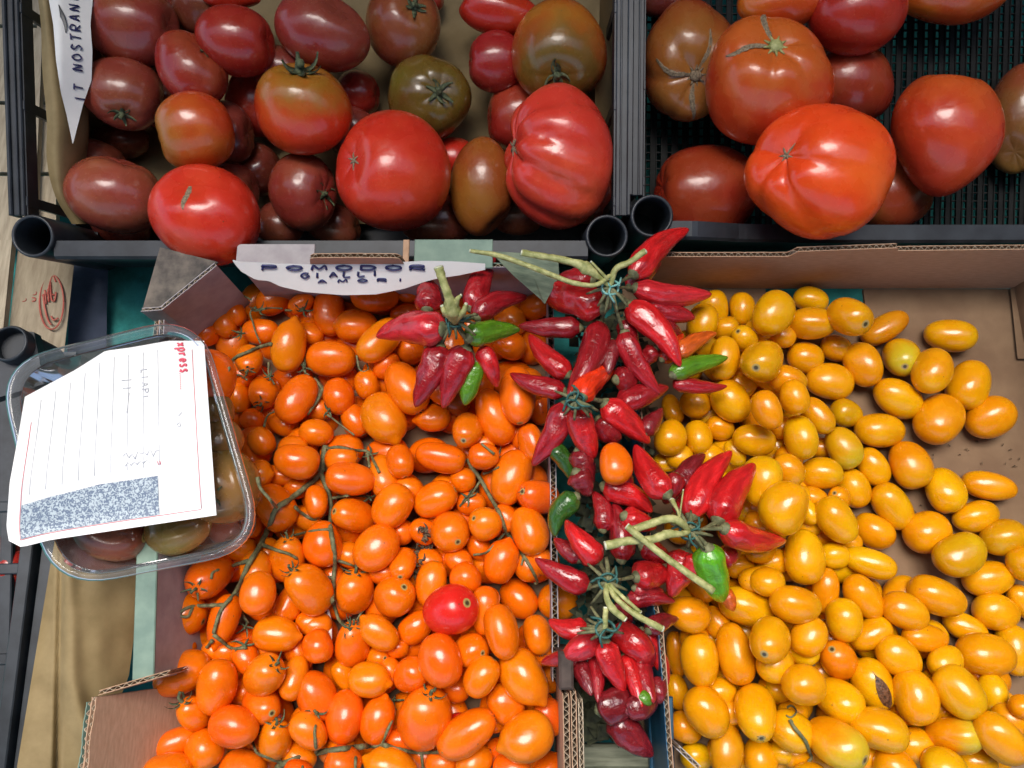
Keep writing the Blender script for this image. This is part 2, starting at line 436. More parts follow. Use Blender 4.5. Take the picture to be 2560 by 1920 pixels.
# ---------------------------------------------------------------- corrugated cartons
def panel(name, p0, p1, top, bot, thick, mat, out, parent=None, mat_out=None, lean=0.0, flutes=True, top_edge=None, cut0=None):
    """upright corrugated panel between p0 and p1 (xy, inner face). top: function s->z. out: xy unit pointing outward"""
    p0 = np.array(p0, float); p1 = np.array(p1, float); L = np.linalg.norm(p1 - p0)
    n = max(2, int(L / 0.0022)); out = np.array(out, float)
    lt = 0.0007
    def sheet(off, t, zo=0.0):
        V = []; Fc = []
        for i in range(n + 1):
            s = i / n; b = p0 + (p1 - p0) * s; z = top(s) + zo + 0.0006 * mnoise.noise(Vector((s * L * 300, off * 900, 1.7)))
            for o_, zz in ((off, bot), (off, z), (off + t, z), (off + t, bot)):
                k = lean * (zz - bot)
                q = b + out * (o_ + k); V.append((q[0], q[1], zz))
        for i in range(n):
            a = i * 4; b_ = a + 4
            Fc += [(a, b_, b_ + 1, a + 1), (a + 1, b_ + 1, b_ + 2, a + 2), (a + 2, b_ + 2, b_ + 3, a + 3)]
        Fc += [(0, 1, 2, 3), (n * 4 + 3, n * 4 + 2, n * 4 + 1, n * 4)]
        return V, Fc
    m = MB(); V, Fc = sheet(0, lt); m.add(V, Fc); k0 = len(m.F); V, Fc = sheet(thick - lt, lt, -0.0008); m.add(V, Fc)
    me = mesh(name, m.V, m.F, False)
    me.materials.append(mat); me.materials.append(mat_out or mat)
    me.polygons.foreach_set('material_index', [0] * k0 + [1] * (len(m.F) - k0))
    o = link(name, me, None, parent)
    if flutes:
        V = []; Fc = []; N = int(L / 0.0009); amp = thick / 2 - lt - 0.0002
        for i in range(N + 1):
            s = i / N; b = p0 + (p1 - p0) * s
            c = thick / 2 + amp * math.sin(s * L / 0.0065 * 2 * math.pi + 1.2 * mnoise.noise(Vector((s * 30, 0, 0))))
            z = top(s) - 0.0015 + 0.0012 * mnoise.noise(Vector((s * L * 90, 5, 0)))
            for dz, dt in ((0, 0), (0, 0.0005), (-0.03, 0.0005), (-0.03, 0)):
                zz = z + dz; k = lean * (zz - bot)
                q = b + out * (c + dt - 0.00025 + k); V.append((q[0], q[1], zz))
        for i in range(N):
            a = i * 4; b_ = a + 4
            for e in range(4):
                f_ = (e + 1) % 4
                Fc.append((a + e, b_ + e, b_ + f_, a + f_))
        link('fluting', mesh('fluting', V, Fc, False), M_FLUTE, o)
    return o
def stepf(pts):
    xs = [p[0] for p in pts]; zs = [p[1] for p in pts]
    return lambda s: float(np.interp(s, xs, zs))

# ---- carton of orange tomatoes
XL, XR, YR1 = -0.345, 0.038, 0.302
oc = link('cardboard_carton', None); oc.location = (-0.15, 0.08, -0.03)
tag(oc, 'open brown carton with green printed rim, full of orange plum tomatoes on the left', 'carton', 'open cartons')
oc_inv = Matrix.Translation((0.15, -0.08, 0.03))
def under(parent, o):
    o.parent = parent; o.matrix_parent_inverse = parent.matrix_basis.inverted(); return o
def up(o): return under(oc, o)
ZF = 0.004
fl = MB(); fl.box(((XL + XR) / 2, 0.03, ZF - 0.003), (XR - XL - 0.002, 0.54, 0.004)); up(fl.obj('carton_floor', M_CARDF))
# rear wall (behind the sign)
xr0 = W(400, 775, 0.11)[0]
up(panel('rear_wall', (-0.262, YR1), (XR, YR1), lambda s: 0.108, -0.03, 0.005, M_CARDL, (0, 1), mat_out=M_GREENP))
# green printed strip folded over the rear wall
g = MB(); a = W(1035, 645, 0.114); b = W(1232, 645, 0.114)
g.box(((a[0] + b[0]) / 2, YR1 + 0.012, 0.112), (b[0] - a[0], 0.030, 0.003), bev=0.0008)
up(g.obj('printed_strip', M_GREENP))
g = MB(); g.box((a[0] - 0.008, YR1 + 0.012, 0.1125), (0.006, 0.029, 0.003), bev=0.0006); up(g.obj('glue_strip', M_CARD))
g = MB(); a2 = W(590, 640, 0.112); b2 = W(785, 640, 0.112)
g.box(((a2[0] + b2[0]) / 2, YR1 + 0.012, 0.110), (b2[0] - a2[0], 0.022, 0.003), bev=0.0006); up(g.obj('printed_strip', M_CARDL))
# folded hand-hold tab, rounded top corners
ta = W(785, 655, 0.112); tb = W(1016, 655, 0.112); LT = tb[0] - ta[0]
up(panel('hand_hold_tab', (ta[0], YR1 - 0.004), (tb[0], YR1 - 0.004), stepf([(0, 0.124), (0.02, 0.134), (0.06, 0.1385), (0.5, 0.1395), (0.94, 0.1385), (0.98, 0.134), (1, 0.122)]), 0.100, 0.005, M_CARD, (0, 1)))
# diagonal front of the corner flap with its white cut edge
c0 = W(405, 775, 0.112); c1 = W(540, 662, 0.118)
up(panel('corner_flap', (c0[0], c0[1]), (c1[0], c1[1]), lambda s: 0.112 + 0.004 * s, 0.0, 0.0045, M_CARDL, (-0.64, 0.77)))
c2 = W(352, 779, 0.112)
up(panel('corner_flap', (c2[0], c2[1]), (c0[0], c0[1]), lambda s: 0.112, 0.0, 0.004, M_CARDL, (0, 1)))
# triangular gusset behind the flap
e0 = W(355, 776, 0.108); e1 = W(400, 618, 0.108); e2 = W(545, 655, 0.112); e3 = W(408, 770, 0.108)
g = MB(); g.add([e0, e3, e2, e1, e0 - [0, 0, .003], e3 - [0, 0, .003], e2 - [0, 0, .003], e1 - [0, 0, .003]], [(0, 1, 2, 3), (4, 7, 6, 5), (0, 4, 5, 1), (1, 5, 6, 2), (2, 6, 7, 3), (3, 7, 4, 0)])
up(g.obj('gusset', simple('grimy_board', (0.05, 0.045, 0.042), (0.19, 0.16, 0.13), 45, 0.85, 0.3)))
# left wall: grey lined, double board, green printed cap in the middle
ytop = 0.246; ymid = W(365, 1700, 0.12)[1]; ybot = -0.25
XA, XB = -0.326, -0.2975
up(panel('side_wall', (XA, ytop), (XB, ymid), lambda s: 0.115, -0.03, 0.005, M_CARDL, (-1, 0)))
up(panel('side_wall', (XA - 0.0056, ytop), (XA - 0.0056, ymid + 0.28), lambda s: 0.113, -0.03, 0.0048, M_CARD, (-1, 0), mat_out=M_GREENP))
ga = W(370, 1150, 0.119); gb = W(342, 1695, 0.119)
xg = lambda y: XA + (XB - XA) * (ytop - y) / (ytop - ymid)
g = MB(); g.seg((xg(ga[1]) - 0.008, ga[1], 0.117), (xg(ymid) - 0.008, ymid, 0.117), 0.018, 0.003, bev=0.0008)
up(g.obj('printed_cap', M_GREENP))
# bulging liner sheet inside the left wall
V = []; Fc = []
for i in range(15):
    y = 0.18 - i * (0.18 - ymid) / 14; XW = xg(y)
    for j in range(7):
        t = j / 6
        V.append((XW + 0.001 + 0.012 * t ** 1.5 * (0.7 + 0.3 * math.sin(i * 0.5)), y, 0.116 - 0.11 * t))
for i in range(14):
    for j in range(6):
        a = i * 7 + j; Fc.append((a, a + 7, a + 8, a + 1))
up(link('liner_sheet', mesh('liner_sheet', V, Fc), M_CARDL))
# front-left corner flap standing proud with torn layered edge
fa = W(245, 1742, 0.125); fb = W(215, 1925, 0.125)
def rag(s): return 0.128 + 0.002 * mnoise.noise(Vector((s * 9, 2, 0)))
up(panel('corner_flap', (-0.2960, fa[1]), (-0.2960, -0.26), rag, 0.03, 0.0045, M_CARD, (-1, 0), lean=0.42))
up(panel('corner_flap', (-0.3012, fa[1] - 0.004), (-0.3012, -0.26), lambda s: 0.126 + 0.002 * mnoise.noise(Vector((s * 7, 4, 0))), 0.03, 0.005, M_CARD, (-1, 0), lean=0.42, mat_out=M_GREENP))
up(panel('corner_flap', (-0.337, fa[1] + 0.001), (-0.285, fa[1] + 0.016), stepf([(0, 0.126), (0.6, 0.124), (1, 0.116)]), 0.08, 0.004, M_CARD, (0, 1)))
# right wall: a low stretch, then the tall torn double edge at the front
yd = W(1425, 1735, 0.12)[1]
XRW = W(1408, 1850, 0.12)[0]
def torn(k):
    return lambda s: 0.122 + 0.0022 * mnoise.noise(Vector((s * 14, k, 0))) - 0.006 * max(0, 1 - s / 0.03)
up(panel('divider_wall', (XRW, yd), (XRW, -0.26), torn(1), -0.03, 0.0055, M_CARD, (1, 0)))
up(panel('divider_wall', (XRW + 0.0066, yd + 0.002), (XRW + 0.0066, -0.26), torn(5), -0.03, 0.0048, M_CARD, (1, 0)))
up(panel('divider_wall', (XRW + 0.0126, yd - 0.004), (XRW + 0.0126, -0.26), torn(9), -0.03, 0.0040, M_EDGE, (1, 0)))
up(panel('divider_wall', (0.036, YR1), (0.036, yd + 0.004), lambda s: 0.066 + 0.004 * math.sin(s * 3), -0.03, 0.006, M_CARDL, (1, 0)))
g = MB(); g.box((0.045, yd + 0.018, 0.07), (0.012, 0.03, 0.10), bev=0.002); up(g.obj('corner_post', simple('stained_board', (0.03, 0.02, 0.016), (0.08, 0.055, 0.045), 80, 0.8)))

# ---- carton of yellow tomatoes
yc = link('cardboard_carton', None); yc.location = (0.34, 0.08, -0.03)
tag(yc, 'open brown carton with ragged rear edge holding yellow tomatoes on the right', 'carton', 'open cartons')
def uy(o): return under(yc, o)
YR2 = 0.322
X0 = W(1640, 1500, 0.12)[0]
X1 = 0.5505
g = MB()
# floor with a torn opening at the rear
hx0 = W(1915, 730, ZF)[0]; hx1 = W(2160, 727, ZF)[0]; hy = W(2100, 764, ZF)[1]
for (xa, xb, ya, yb) in ((X0, hx0, -0.26, YR2), (hx0, hx1, -0.26, hy), (hx1, X1 + 0.02, -0.26, YR2)):
    g.box(((xa + xb) / 2, (ya + yb) / 2, ZF - 0.003), (xb - xa, yb - ya, 0.004))
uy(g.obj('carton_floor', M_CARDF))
xs = [1682, 2003, 2017, 2265, 2270, 2560]
xw = [W(x, 640, 0.12)[0] for x in xs]
xl = X0 + 0.005; xe = 0.60
prof = [(0, 0.086), ((xw[0] - xl) / (xe - xl), 0.088), ((xw[1] - xl) / (xe - xl), 0.0885), ((xw[2] - xl) / (xe - xl), 0.100), ((xw[3] - xl) / (xe - xl), 0.1085),
        ((xw[4] - xl) / (xe - xl), 0.102), (1, 0.108)]
uy(panel('rear_wall', (xl, YR2), (xe, YR2), stepf(prof), ZF, 0.0055, M_CARD, (0, 1)))
uy(panel('side_wall', (X0, 0.26), (X0 + 0.012, -0.26), lambda s: float(np.interp(s, [0, .50, .56, 1], [.078, .082, .112, .117])) + 0.0025 * mnoise.noise(Vector((s * 20, 3, 0))), -0.03, 0.0045, M_CARD, (-1, 0), mat_out=M_BLUE))
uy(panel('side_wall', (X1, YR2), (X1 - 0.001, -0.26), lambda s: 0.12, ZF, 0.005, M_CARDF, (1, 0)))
f0 = W(1690, 1872, 0.112); f1 = W(1745, 1925, 0.112)
uy(panel('inner_flap', (f0[0], f0[1]), (f1[0], f1[1]), lambda s: 0.113, 0.0, 0.004, M_CARDL, (0.7, 0.7)))
# scuffed inner ply on the floor at right
g = MB(); p = [W(2523, 722, 0.006), W(2620, 700, 0.006), W(2640, 900, 0.006), W(2541, 898, 0.006)]
uy(link('floor_ply', mesh('floor_ply', [tuple(np.array(q) + [0, 0, 0.002]) for q in p], [(3, 2, 1, 0)], False), M_CARDF))

# ---------------------------------------------------------------- black slatted crates at the back
def crate_obj(name, label, group):
    o = link(name, None); o.matrix_basis = FC.M.copy()
    return tag(o, label, 'crate', group)
RH = 0.09; RW = 0.013; DZ = -0.035
def back_crate(x0, x1, lab, front_profile, yo):
    cr = crate_obj('plastic_crate', lab, 'black plastic crates at the back')
    cr.matrix_basis = cr.matrix_basis @ Matrix.Translation((0, yo, 0))
    y0 = 0.0; y1 = 0.42
    def add(mb, nm, mat=M_BLACK): return mb.obj(nm, mat, cr)
    # rims
    for nm, (a, b) in (('rim', ((x0, y0), (x0, y1))), ('rim', ((x1, y0), (x1, y1))), ('rim', ((x0, y1), (x1, y1)))):
        m = MB()
        horiz = a[1] == b[1]
        cxy = ((a[0] + b[0]) / 2, (a[1] + b[1]) / 2)
        if horiz:
            m.box((cxy[0], cxy[1], RH - 0.002), (abs(b[0] - a[0]), RW, 0.004), bev=0.001)
            m.box((cxy[0], cxy[1] + RW / 2, RH - 0.008), (abs(b[0] - a[0]), 0.003, 0.018), bev=0.0008)
        else:
            s = 1 if a[0] == x0 else -1
            ln = abs(b[1] - a[1]) - 0.040; cy_ = cxy[1] + 0.020
            m.box((cxy[0] + s * RW * 0.5, cy_, RH - 0.002), (RW, ln, 0.004), bev=0.001)
            m.box((cxy[0], cy_, RH - 0.006), (0.004, ln, 0.018), bev=0.001)
            m.box((cxy[0] + s * RW * 0.62, cy_, RH + 0.0008), (0.002, ln, 0.003), bev=0.0006)
        add(m, nm)
    # side walls with openings
    for s, xx in ((1, x0 + RW), (-1, x1 - RW)):
        m = MB()
        m.box((xx, (y0 + y1) / 2, -0.02), (0.003, y1 - y0 - 0.06, 0.045))
        m.box((xx, (y0 + y1) / 2 + .01, RH - 0.012), (0.003, y1 - y0 - 0.06, 0.018))
        for yy in (0.055, 0.15, 0.245, 0.34):
            m.box((xx, yy, RH / 2), (0.004, 0.010, RH - 0.004), bev=0.0006)
        add(m, 'side_wall')
    m = MB(); m.box(((x0 + x1) / 2, y1 - 0.01, RH / 2), (x1 - x0 - 0.03, 0.003, RH + 0.07)); add(m, 'rear_wall')
    # front wall following its profile, with a broad top lip
    n = 90; V = []; Fc = []
    for i in range(n + 1):
        x = x0 + 0.040 + (x1 - x0 - 0.080) * i / n; h = front_profile((x - x0) / (x1 - x0))
        for yy, zz in ((0.014, -0.045), (0.014, h - 0.003), (0.0155, h), (-0.0, h + 0.0005), (-0.003, h - 0.002), (-0.003, h - 0.022), (0.002, h - 0.022), (0.002, -0.045)):
            V.append((x, yy, zz))
    for i in range(n):
        for k in range(7):
            a = i * 8 + k; Fc.append((a, a + 1, a + 9, a + 8))
    add_o = link('front_wall', mesh('front_wall', V, Fc, False), M_BLACK, cr)
    # corner tubes
    for xx in (x0 + 0.0215, x1 - 0.0215):
        V = []; Fc = []; N = 28
        for k in range(N):
            a = 2 * math.pi * k / N; c, s = math.cos(a), math.sin(a)
            for r, z in ((0.0215, -0.045), (0.0215, RH + 0.001), (0.0208, RH + 0.003), (0.0186, RH + 0.003), (0.0178, RH + 0.001), (0.0172, -0.045)):
                V.append((xx + r * c, 0.0195 + r * s, z))
        for k in range(N):
            j = (k + 1) % N
            for e in range(5):
                Fc.append((k * 6 + e, j * 6 + e, j * 6 + e + 1, k * 6 + e + 1))
        link('corner_tube', mesh('corner_tube', V, Fc), M_BLACK, cr)
        m = MB(); m.box((xx, 0.0195, 0.0), (0.034, 0.034, 0.003)); add(m, 'corner_foot')
    return cr
cA = back_crate(-0.5015, 0.1165, 'black plastic crate lined with brown paper holding dark and red tomatoes', lambda s: RH - 0.002, -0.012)
xb0, xb1 = 0.1185, 0.72
def prof_b(s):
    x = xb0 + s * (xb1 - xb0)
    return float(np.interp(x, [xb0, 0.185, 0.235, 0.30, xb1], [RH - 0.002, RH - 0.004, 0.068, 0.060, 0.062]))
cB = back_crate(xb0, xb1, 'black plastic crate with open mesh floor holding a few large red tomatoes', prof_b, 0.008)
# crate floors
m = MB(); m.box((-0.19, 0.215, -0.056), (0.58, 0.40, 0.003)); m.obj('crate_floor', M_BLACK, cA)
m = MB()
xx = xb0 + 0.02
while xx < xb1 - 0.01:
    m.box((xx, 0.215, DZ + 0.002), (0.0050, 0.40, 0.004))
    m.box((xx - 0.0032, 0.215, DZ + 0.0046), (0.0011, 0.40, 0.0022))
    m.box((xx + 0.0032, 0.215, DZ + 0.0046), (0.0011, 0.40, 0.0022))
    xx += 0.0122
for k in range(44):
    m.box(((xb0 + xb1) / 2, 0.02 + k * 0.0092, DZ + 0.0028), (xb1 - xb0 - 0.02, 0.0014, 0.0030))
m.obj('mesh_floor', M_BLACKD, cB)
# brown lining paper in the left crate (curved up over the left wall, flat on the floor)
def strip_sheet(name, rows, mat, parent=None, fr=FC):
    """rows: list of lists of (px,py,h); all the same length; smoothed both ways"""
    rows2 = [catmull([fr.at(*p) for p in r], 5) for r in rows]
    cols = list(zip(*rows2)); cols2 = [catmull(c, 5) for c in cols]
    n = len(cols2[0]); k = len(cols2)
    V = [cols2[j][i] for i in range(n) for j in range(k)]; Fc = []
    for i in range(n - 1):
        for j in range(k - 1):
            a = i * k + j; Fc.append((a, a + 1, a + k + 1, a + k))
    return link(name, mesh(name, V, Fc), mat, parent)
lp = strip_sheet('lining_paper', [
    [(90, -40, .085), (112, -40, .094), (175, -40, .05), (230, -40, -.03), (700, -40, -.036), (1490, -40, -.036), (1500, -40, .05)],
    [(102, 60, .086), (125, 60, .092), (190, 60, .05), (240, 60, -.03), (700, 60, -.036), (1485, 60, -.036), (1498, 60, .05)],
    [(106, 180, .086), (140, 180, .09), (205, 180, .045), (250, 180, -.03), (700, 180, -.036), (1475, 180, -.036), (1490, 180, .045)],
    [(117, 300, .084), (150, 300, .088), (220, 300, .045), (260, 300, -.03), (700, 300, -.036), (1470, 300, -.036), (1486, 300, .04)],
    [(117, 400, .078), (150, 400, .08), (215, 400, .04), (260, 400, -.03), (700, 400, -.036), (1465, 400, -.036), (1480, 400, .03)],
    [(138, 490, .068), (160, 490, .068), (215, 490, .035), (280, 490, -.03), (700, 490, -.036), (1460, 490, -.036), (1475, 490, .02)],
    [(180, 560, .05), (200, 560, .05), (235, 560, .03), (290, 560, -.03), (700, 560, -.036), (1455, 560, -.036), (1465, 560, .01)]],
    M_KRAFT)
lp.matrix_basis = FC.M.copy()
tag(lp, 'brown kraft paper lining the black crate of dark tomatoes', 'lining paper')

# ---------------------------------------------------------------- riser and wooden box at the far left
m = MB(); R = FC.R
def board(a, b, c, d, t=0.008):
    a, b, c, d = [np.array(q, float) for q in (a, b, c, d)]
    nrm = np.cross(b - a, d - a); nrm /= np.linalg.norm(nrm)
    P = [a, b, c, d] + [q - nrm * t for q in (a, b, c, d)]
    return P, [(0, 1, 2, 3), (7, 6, 5, 4), (0, 4, 5, 1), (1, 5, 6, 2), (2, 6, 7, 3), (3, 7, 4, 0)]
wb = link('wooden_fruit_crate', None); wb.location = (-0.6, 0.45, -0.05)
tag(wb, 'pale wooden fruit crate standing behind the black crate at the far left', 'crate')
def uw(o): return under(wb, o)
for k, (ya, yb) in enumerate(((600, 440), (430, 262), (252, 70), (60, -120))):
    m = MB(); P, Fc = board(W(-190, ya, -0.01), W(140, ya, -0.012), W(140, yb, -0.012), W(-190, yb, -0.01)); m.add(P, Fc); uw(m.obj('slat', M_WOOD))
m = MB(); P, Fc = board(W(70, 600, 0.0), W(84, 600, 0.0), W(112, -60, 0.0), W(98, -60, 0.0)); m.add(P, Fc); uw(m.obj('batten', M_WOOD))
# printed wooden crate end
pw = link('printed_wooden_crate', None); pw.location = tuple(W(110, 750, -0.02))
tag(pw, 'wooden crate end with faded red round stamp beside the dark cloth', 'crate')
def upw(o): return under(pw, o)
m = MB(); P, Fc = board(W(16, 880, 0.02), W(160, 880, -0.01), W(190, 618, -0.01), W(46, 618, 0.02)); m.add(P, Fc); upw(m.obj('end_board', M_WOOD))
m = MB(); P, Fc = board(W(-60, 880, 0.03), W(8, 820, 0.03), W(30, 600, 0.03), W(-60, 600, 0.03)); m.add(P, Fc); upw(m.obj('side_board', M_WOOD))
def pwp(px, py):   # point on the end board
    t = (px - 30) / 150.0; return W(px, py, 0.018 - 0.028 * t + 0.0016)
def stroke(P, r, mat, parent_fn, name='print', flat=0.4, sub=4, n=5):
    V, Fc, _ = tube(P, [r], n, sub, flat=flat)
    return parent_fn(link(name, mesh(name, V, Fc), mat))
ring = [pwp(129 + 30 * math.cos(a) * 1.0, 755 + 68 * math.sin(a)) for a in np.linspace(0, 2 * math.pi, 25)]
stroke(ring, 0.0010, M_REDP, upw, 'stamp')
V = []; Fc = []
for pts in ([(118, 740), (126, 700), (132, 690), (140, 705)], [(108, 735), (112, 770), (120, 800), (128, 812)], [(126, 705), (128, 745), (136, 752), (140, 730)], [(105, 740), (118, 732), (136, 738)], [(112, 725), (115, 760)], [(120, 722), (122, 755)], [(128, 790), (134, 800), (146, 795)]):
    v, f, _ = tube([pwp(*q) for q in pts], [0.0011], 5, 4, flat=0.4); b = len(V); V += v; Fc += [tuple(i + b for i in q) for q in f]
for k, (x, y) in enumerate([(78, 648), (76, 662), (98, 650), (97, 668), (92, 700), (88, 715), (86, 732), (84, 748), (66, 710), (63, 728), (60, 748)]):
    v, f, _ = tube([pwp(x - 4, y - 4), pwp(x + 4, y - 2), pwp(x + 3, y + 4), pwp(x - 4, y + 5)], [0.0009], 5, 3, flat=0.4); b = len(V); V += v; Fc += [tuple(i + b for i in q) for q in f]
upw(link('stamp_marks', mesh('stamp_marks', V, Fc), M_REDP))
m = MB(); P, Fc = board(W(50, 800, 0.021), W(84, 800, 0.018), W(84, 790, 0.018), W(50, 790, 0.021), 0.001); m.add(P, Fc)

# ---------------------------------------------------------------- black crate at the lower left
lc = link('plastic_crate', None); lc.location = tuple(W(30, 1400, -0.03))
tag(lc, 'black plastic crate with red peppers at the lower left edge', 'crate')
def ul(o): return under(lc, o)
def barpx(mb, p, q, w, h):
    mb.seg(W(*p), W(*q), w, h, bev=0.001)
m = MB(); barpx(m, (185, 1000, .055), (62, 1990, .055), 0.020, 0.012); ul(m.obj('rim', M_BLACK))
m = MB(); barpx(m, (150, 1000, .045), (30, 1990, .045), 0.012, 0.05)
ul(m.obj('side_wall', M_BLACK))
m = MB()
for yy in (1270, 1425, 1650, 1880):
    barpx(m, (-80, yy, .05), (160 - (yy - 1200) * 0.12, yy - 6, .05), 0.010, 0.008)
barpx(m, (22, 1270, .048), (2, 1990, .048), 0.012, 0.006)
ul(m.obj('crossbars', M_BLACK))
m = MB(); P, Fc = board(W(-120, 1990, 0.0), W(60, 1990, 0.0), W(190, 880, 0.0), W(-120, 880, 0.0), 0.004); m.add(P, Fc); ul(m.obj('crate_floor', M_BLACK))
m = MB(); P, Fc = board(W(-60, 1010, 0.07), W(110, 960, 0.07), W(85, 830, 0.07), W(-60, 815, 0.07), 0.012); m.add(P, Fc)
ul(m.obj('corner_plate', M_BLACK))
tc_ = W(30, 862, 0.078); V = []; Fc = []; N = 28
for k in range(N):
    a = 2 * math.pi * k / N; c, s = math.cos(a), math.sin(a)
    for r, z in ((0.0185, -0.06), (0.0185, 0.004), (0.0175, 0.006), (0.0160, 0.006), (0.0155, 0.004), (0.0150, -0.06)):
        V.append((tc_[0] + r * c, tc_[1] + r * s, tc_[2] + z))
for k in range(N):
    j = (k + 1) % N
    for e in range(5): Fc.append((k * 6 + e, j * 6 + e, j * 6 + e + 1, k * 6 + e + 1))
ul(link('corner_tube', mesh('corner_tube', V, Fc), M_BLACK))

# ---------------------------------------------------------------- brown packing paper between crate and carton
V = []; Fc = []; NI, NJ = 60, 40
for i in range(NI + 1):
    v = i / NI; py = 1280 + v * 720
    xa = np.interp(py, [1280, 1400, 1920, 2000], [150, 128, 42, 30]); xb = np.interp(py, [1280, 1400, 1690, 1920, 2000], [395, 360, 322, 232, 225])
    for j in range(NJ + 1):
        u = j / NJ; px = xa + (xb - xa) * u
        crease = -0.010 * math.exp(-((px - (152 - 0.02 * (py - 1400))) / 7.0) ** 2)
        fold = 0.004 * math.sin((px - 150) / 38.0 + 0.5 * math.sin(py / 170)) + 0.008 * math.exp(-((px - np.interp(py, [1400, 1700, 1920], [165, 175, 240])) / 26.0) ** 2)
        z = 0.078 - 0.035 * u ** 2.2 - 0.012 * (1 - u) ** 3 + fold + crease + 0.002 * mnoise.noise(Vector((px * 0.02, py * 0.008, 0)))
        V.append(W(px, py, z))
for i in range(NI):
    for j in range(NJ):
        a = i * (NJ + 1) + j; Fc.append((a, a + NJ + 1, a + NJ + 2, a + 1))
kp = tag(link('packing_paper', mesh('packing_paper', V, Fc), M_KRAFT), 'creased brown packing paper tucked between the black crate and the carton', 'packing paper')

# ---------------------------------------------------------------- gap between the two cartons
gp = link('wooden_slat_crate', None); gp.location = tuple(W(1545, 1900, 0.0))
tag(gp, 'weathered grey slatted wooden crate glimpsed between the two cartons', 'crate')
m = MB(); a = W(1455, 1888, .02); b = W(1640, 1888, .02); m.seg(a, b, 0.020, 0.012, bev=0.002); under(gp, m.obj('slat', M_WOODG))
m = MB(); a = W(1455, 1950, .02); b = W(1640, 1950, .02); m.seg(a, b, 0.020, 0.012, bev=0.002); under(gp, m.obj('slat', M_WOODG))
bc = MB(); a = W(1650, 1740, .035); b = W(1655, 1985, .035)
bc.seg(a, b, 0.022, 0.010, bev=0.001)
bco = link('blue_plastic_crate', None); bco.location = tuple(a)
tag(bco, 'blue plastic crate edge seen between the two cartons', 'crate')
under(bco, bc.obj('rim', M_BLUE))
m = MB(); a = W(1636, 1745, -.01); b = W(1640, 1985, -.01); m.seg(a, b, 0.012, 0.06); under(bco, m.obj('side_wall', M_BLUE))
# green leafy sleeve leaning over the carton corner (translucent flat produce sleeve)
q = [W(1212, 622, .150), W(1395, 640, .118), W(1390, 700, .112), W(1352, 775, .122), W(1290, 715, .135)]
V = []; n = 10
q = [np.array(p) for p in q]
poly = [(1225, 628, .142), (1300, 632, .130), (1395, 640, .116), (1398, 690, .114), (1362, 760, .122), (1352, 748, .126), (1285, 690, .136)]
P = [W(*p) for p in poly]; c = sum(P) / len(P)
V = [c] + P + [c - [0, 0, .0012]] + [p - [0, 0, .0012] for p in P]; k = len(P)
Fc = [(0, 1 + (i + 1) % k, 1 + i) for i in range(k)] + [(k + 1, k + 2 + i, k + 2 + (i + 1) % k) for i in range(k)] + [(1 + i, 1 + (i + 1) % k, k + 2 + (i + 1) % k, k + 2 + i) for i in range(k)]
up(link('printed_flap', mesh('printed_flap', V, Fc, False), M_GRNLEAF))

# ================================================================ PRODUCE
SPH = {id(F0): [], id(FC): []}
def drop(fr, x, y, parts, soft, floor=0.0):
    """parts: (dx,dy,dz,r). returns lowest z of the reference centre"""
    z = max(floor + r - dz for dx, dy, dz, r in parts)
    S = SPH[id(fr)]
    if S:
        A = np.array(S)
        for dx, dy, dz, r in parts:
            d2 = (A[:, 0] - x - dx) ** 2 + (A[:, 1] - y - dy) ** 2
            s = soft * (A[:, 3] + r); k = d2 < s * s
            if k.any():
                z = max(z, float((A[k, 2] + np.sqrt(s[k] ** 2 - d2[k])).max()) - dz)
    return z
def top_at(fr, x, y, rad=0.004):
    A = np.array(SPH[id(fr)])
    d2 = (A[:, 0] - x) ** 2 + (A[:, 1] - y) ** 2
    k = d2 < A[:, 3] ** 2
    return float((A[k, 2] + np.sqrt(A[k, 3] ** 2 - d2[k])).max()) if k.any() else 0.012

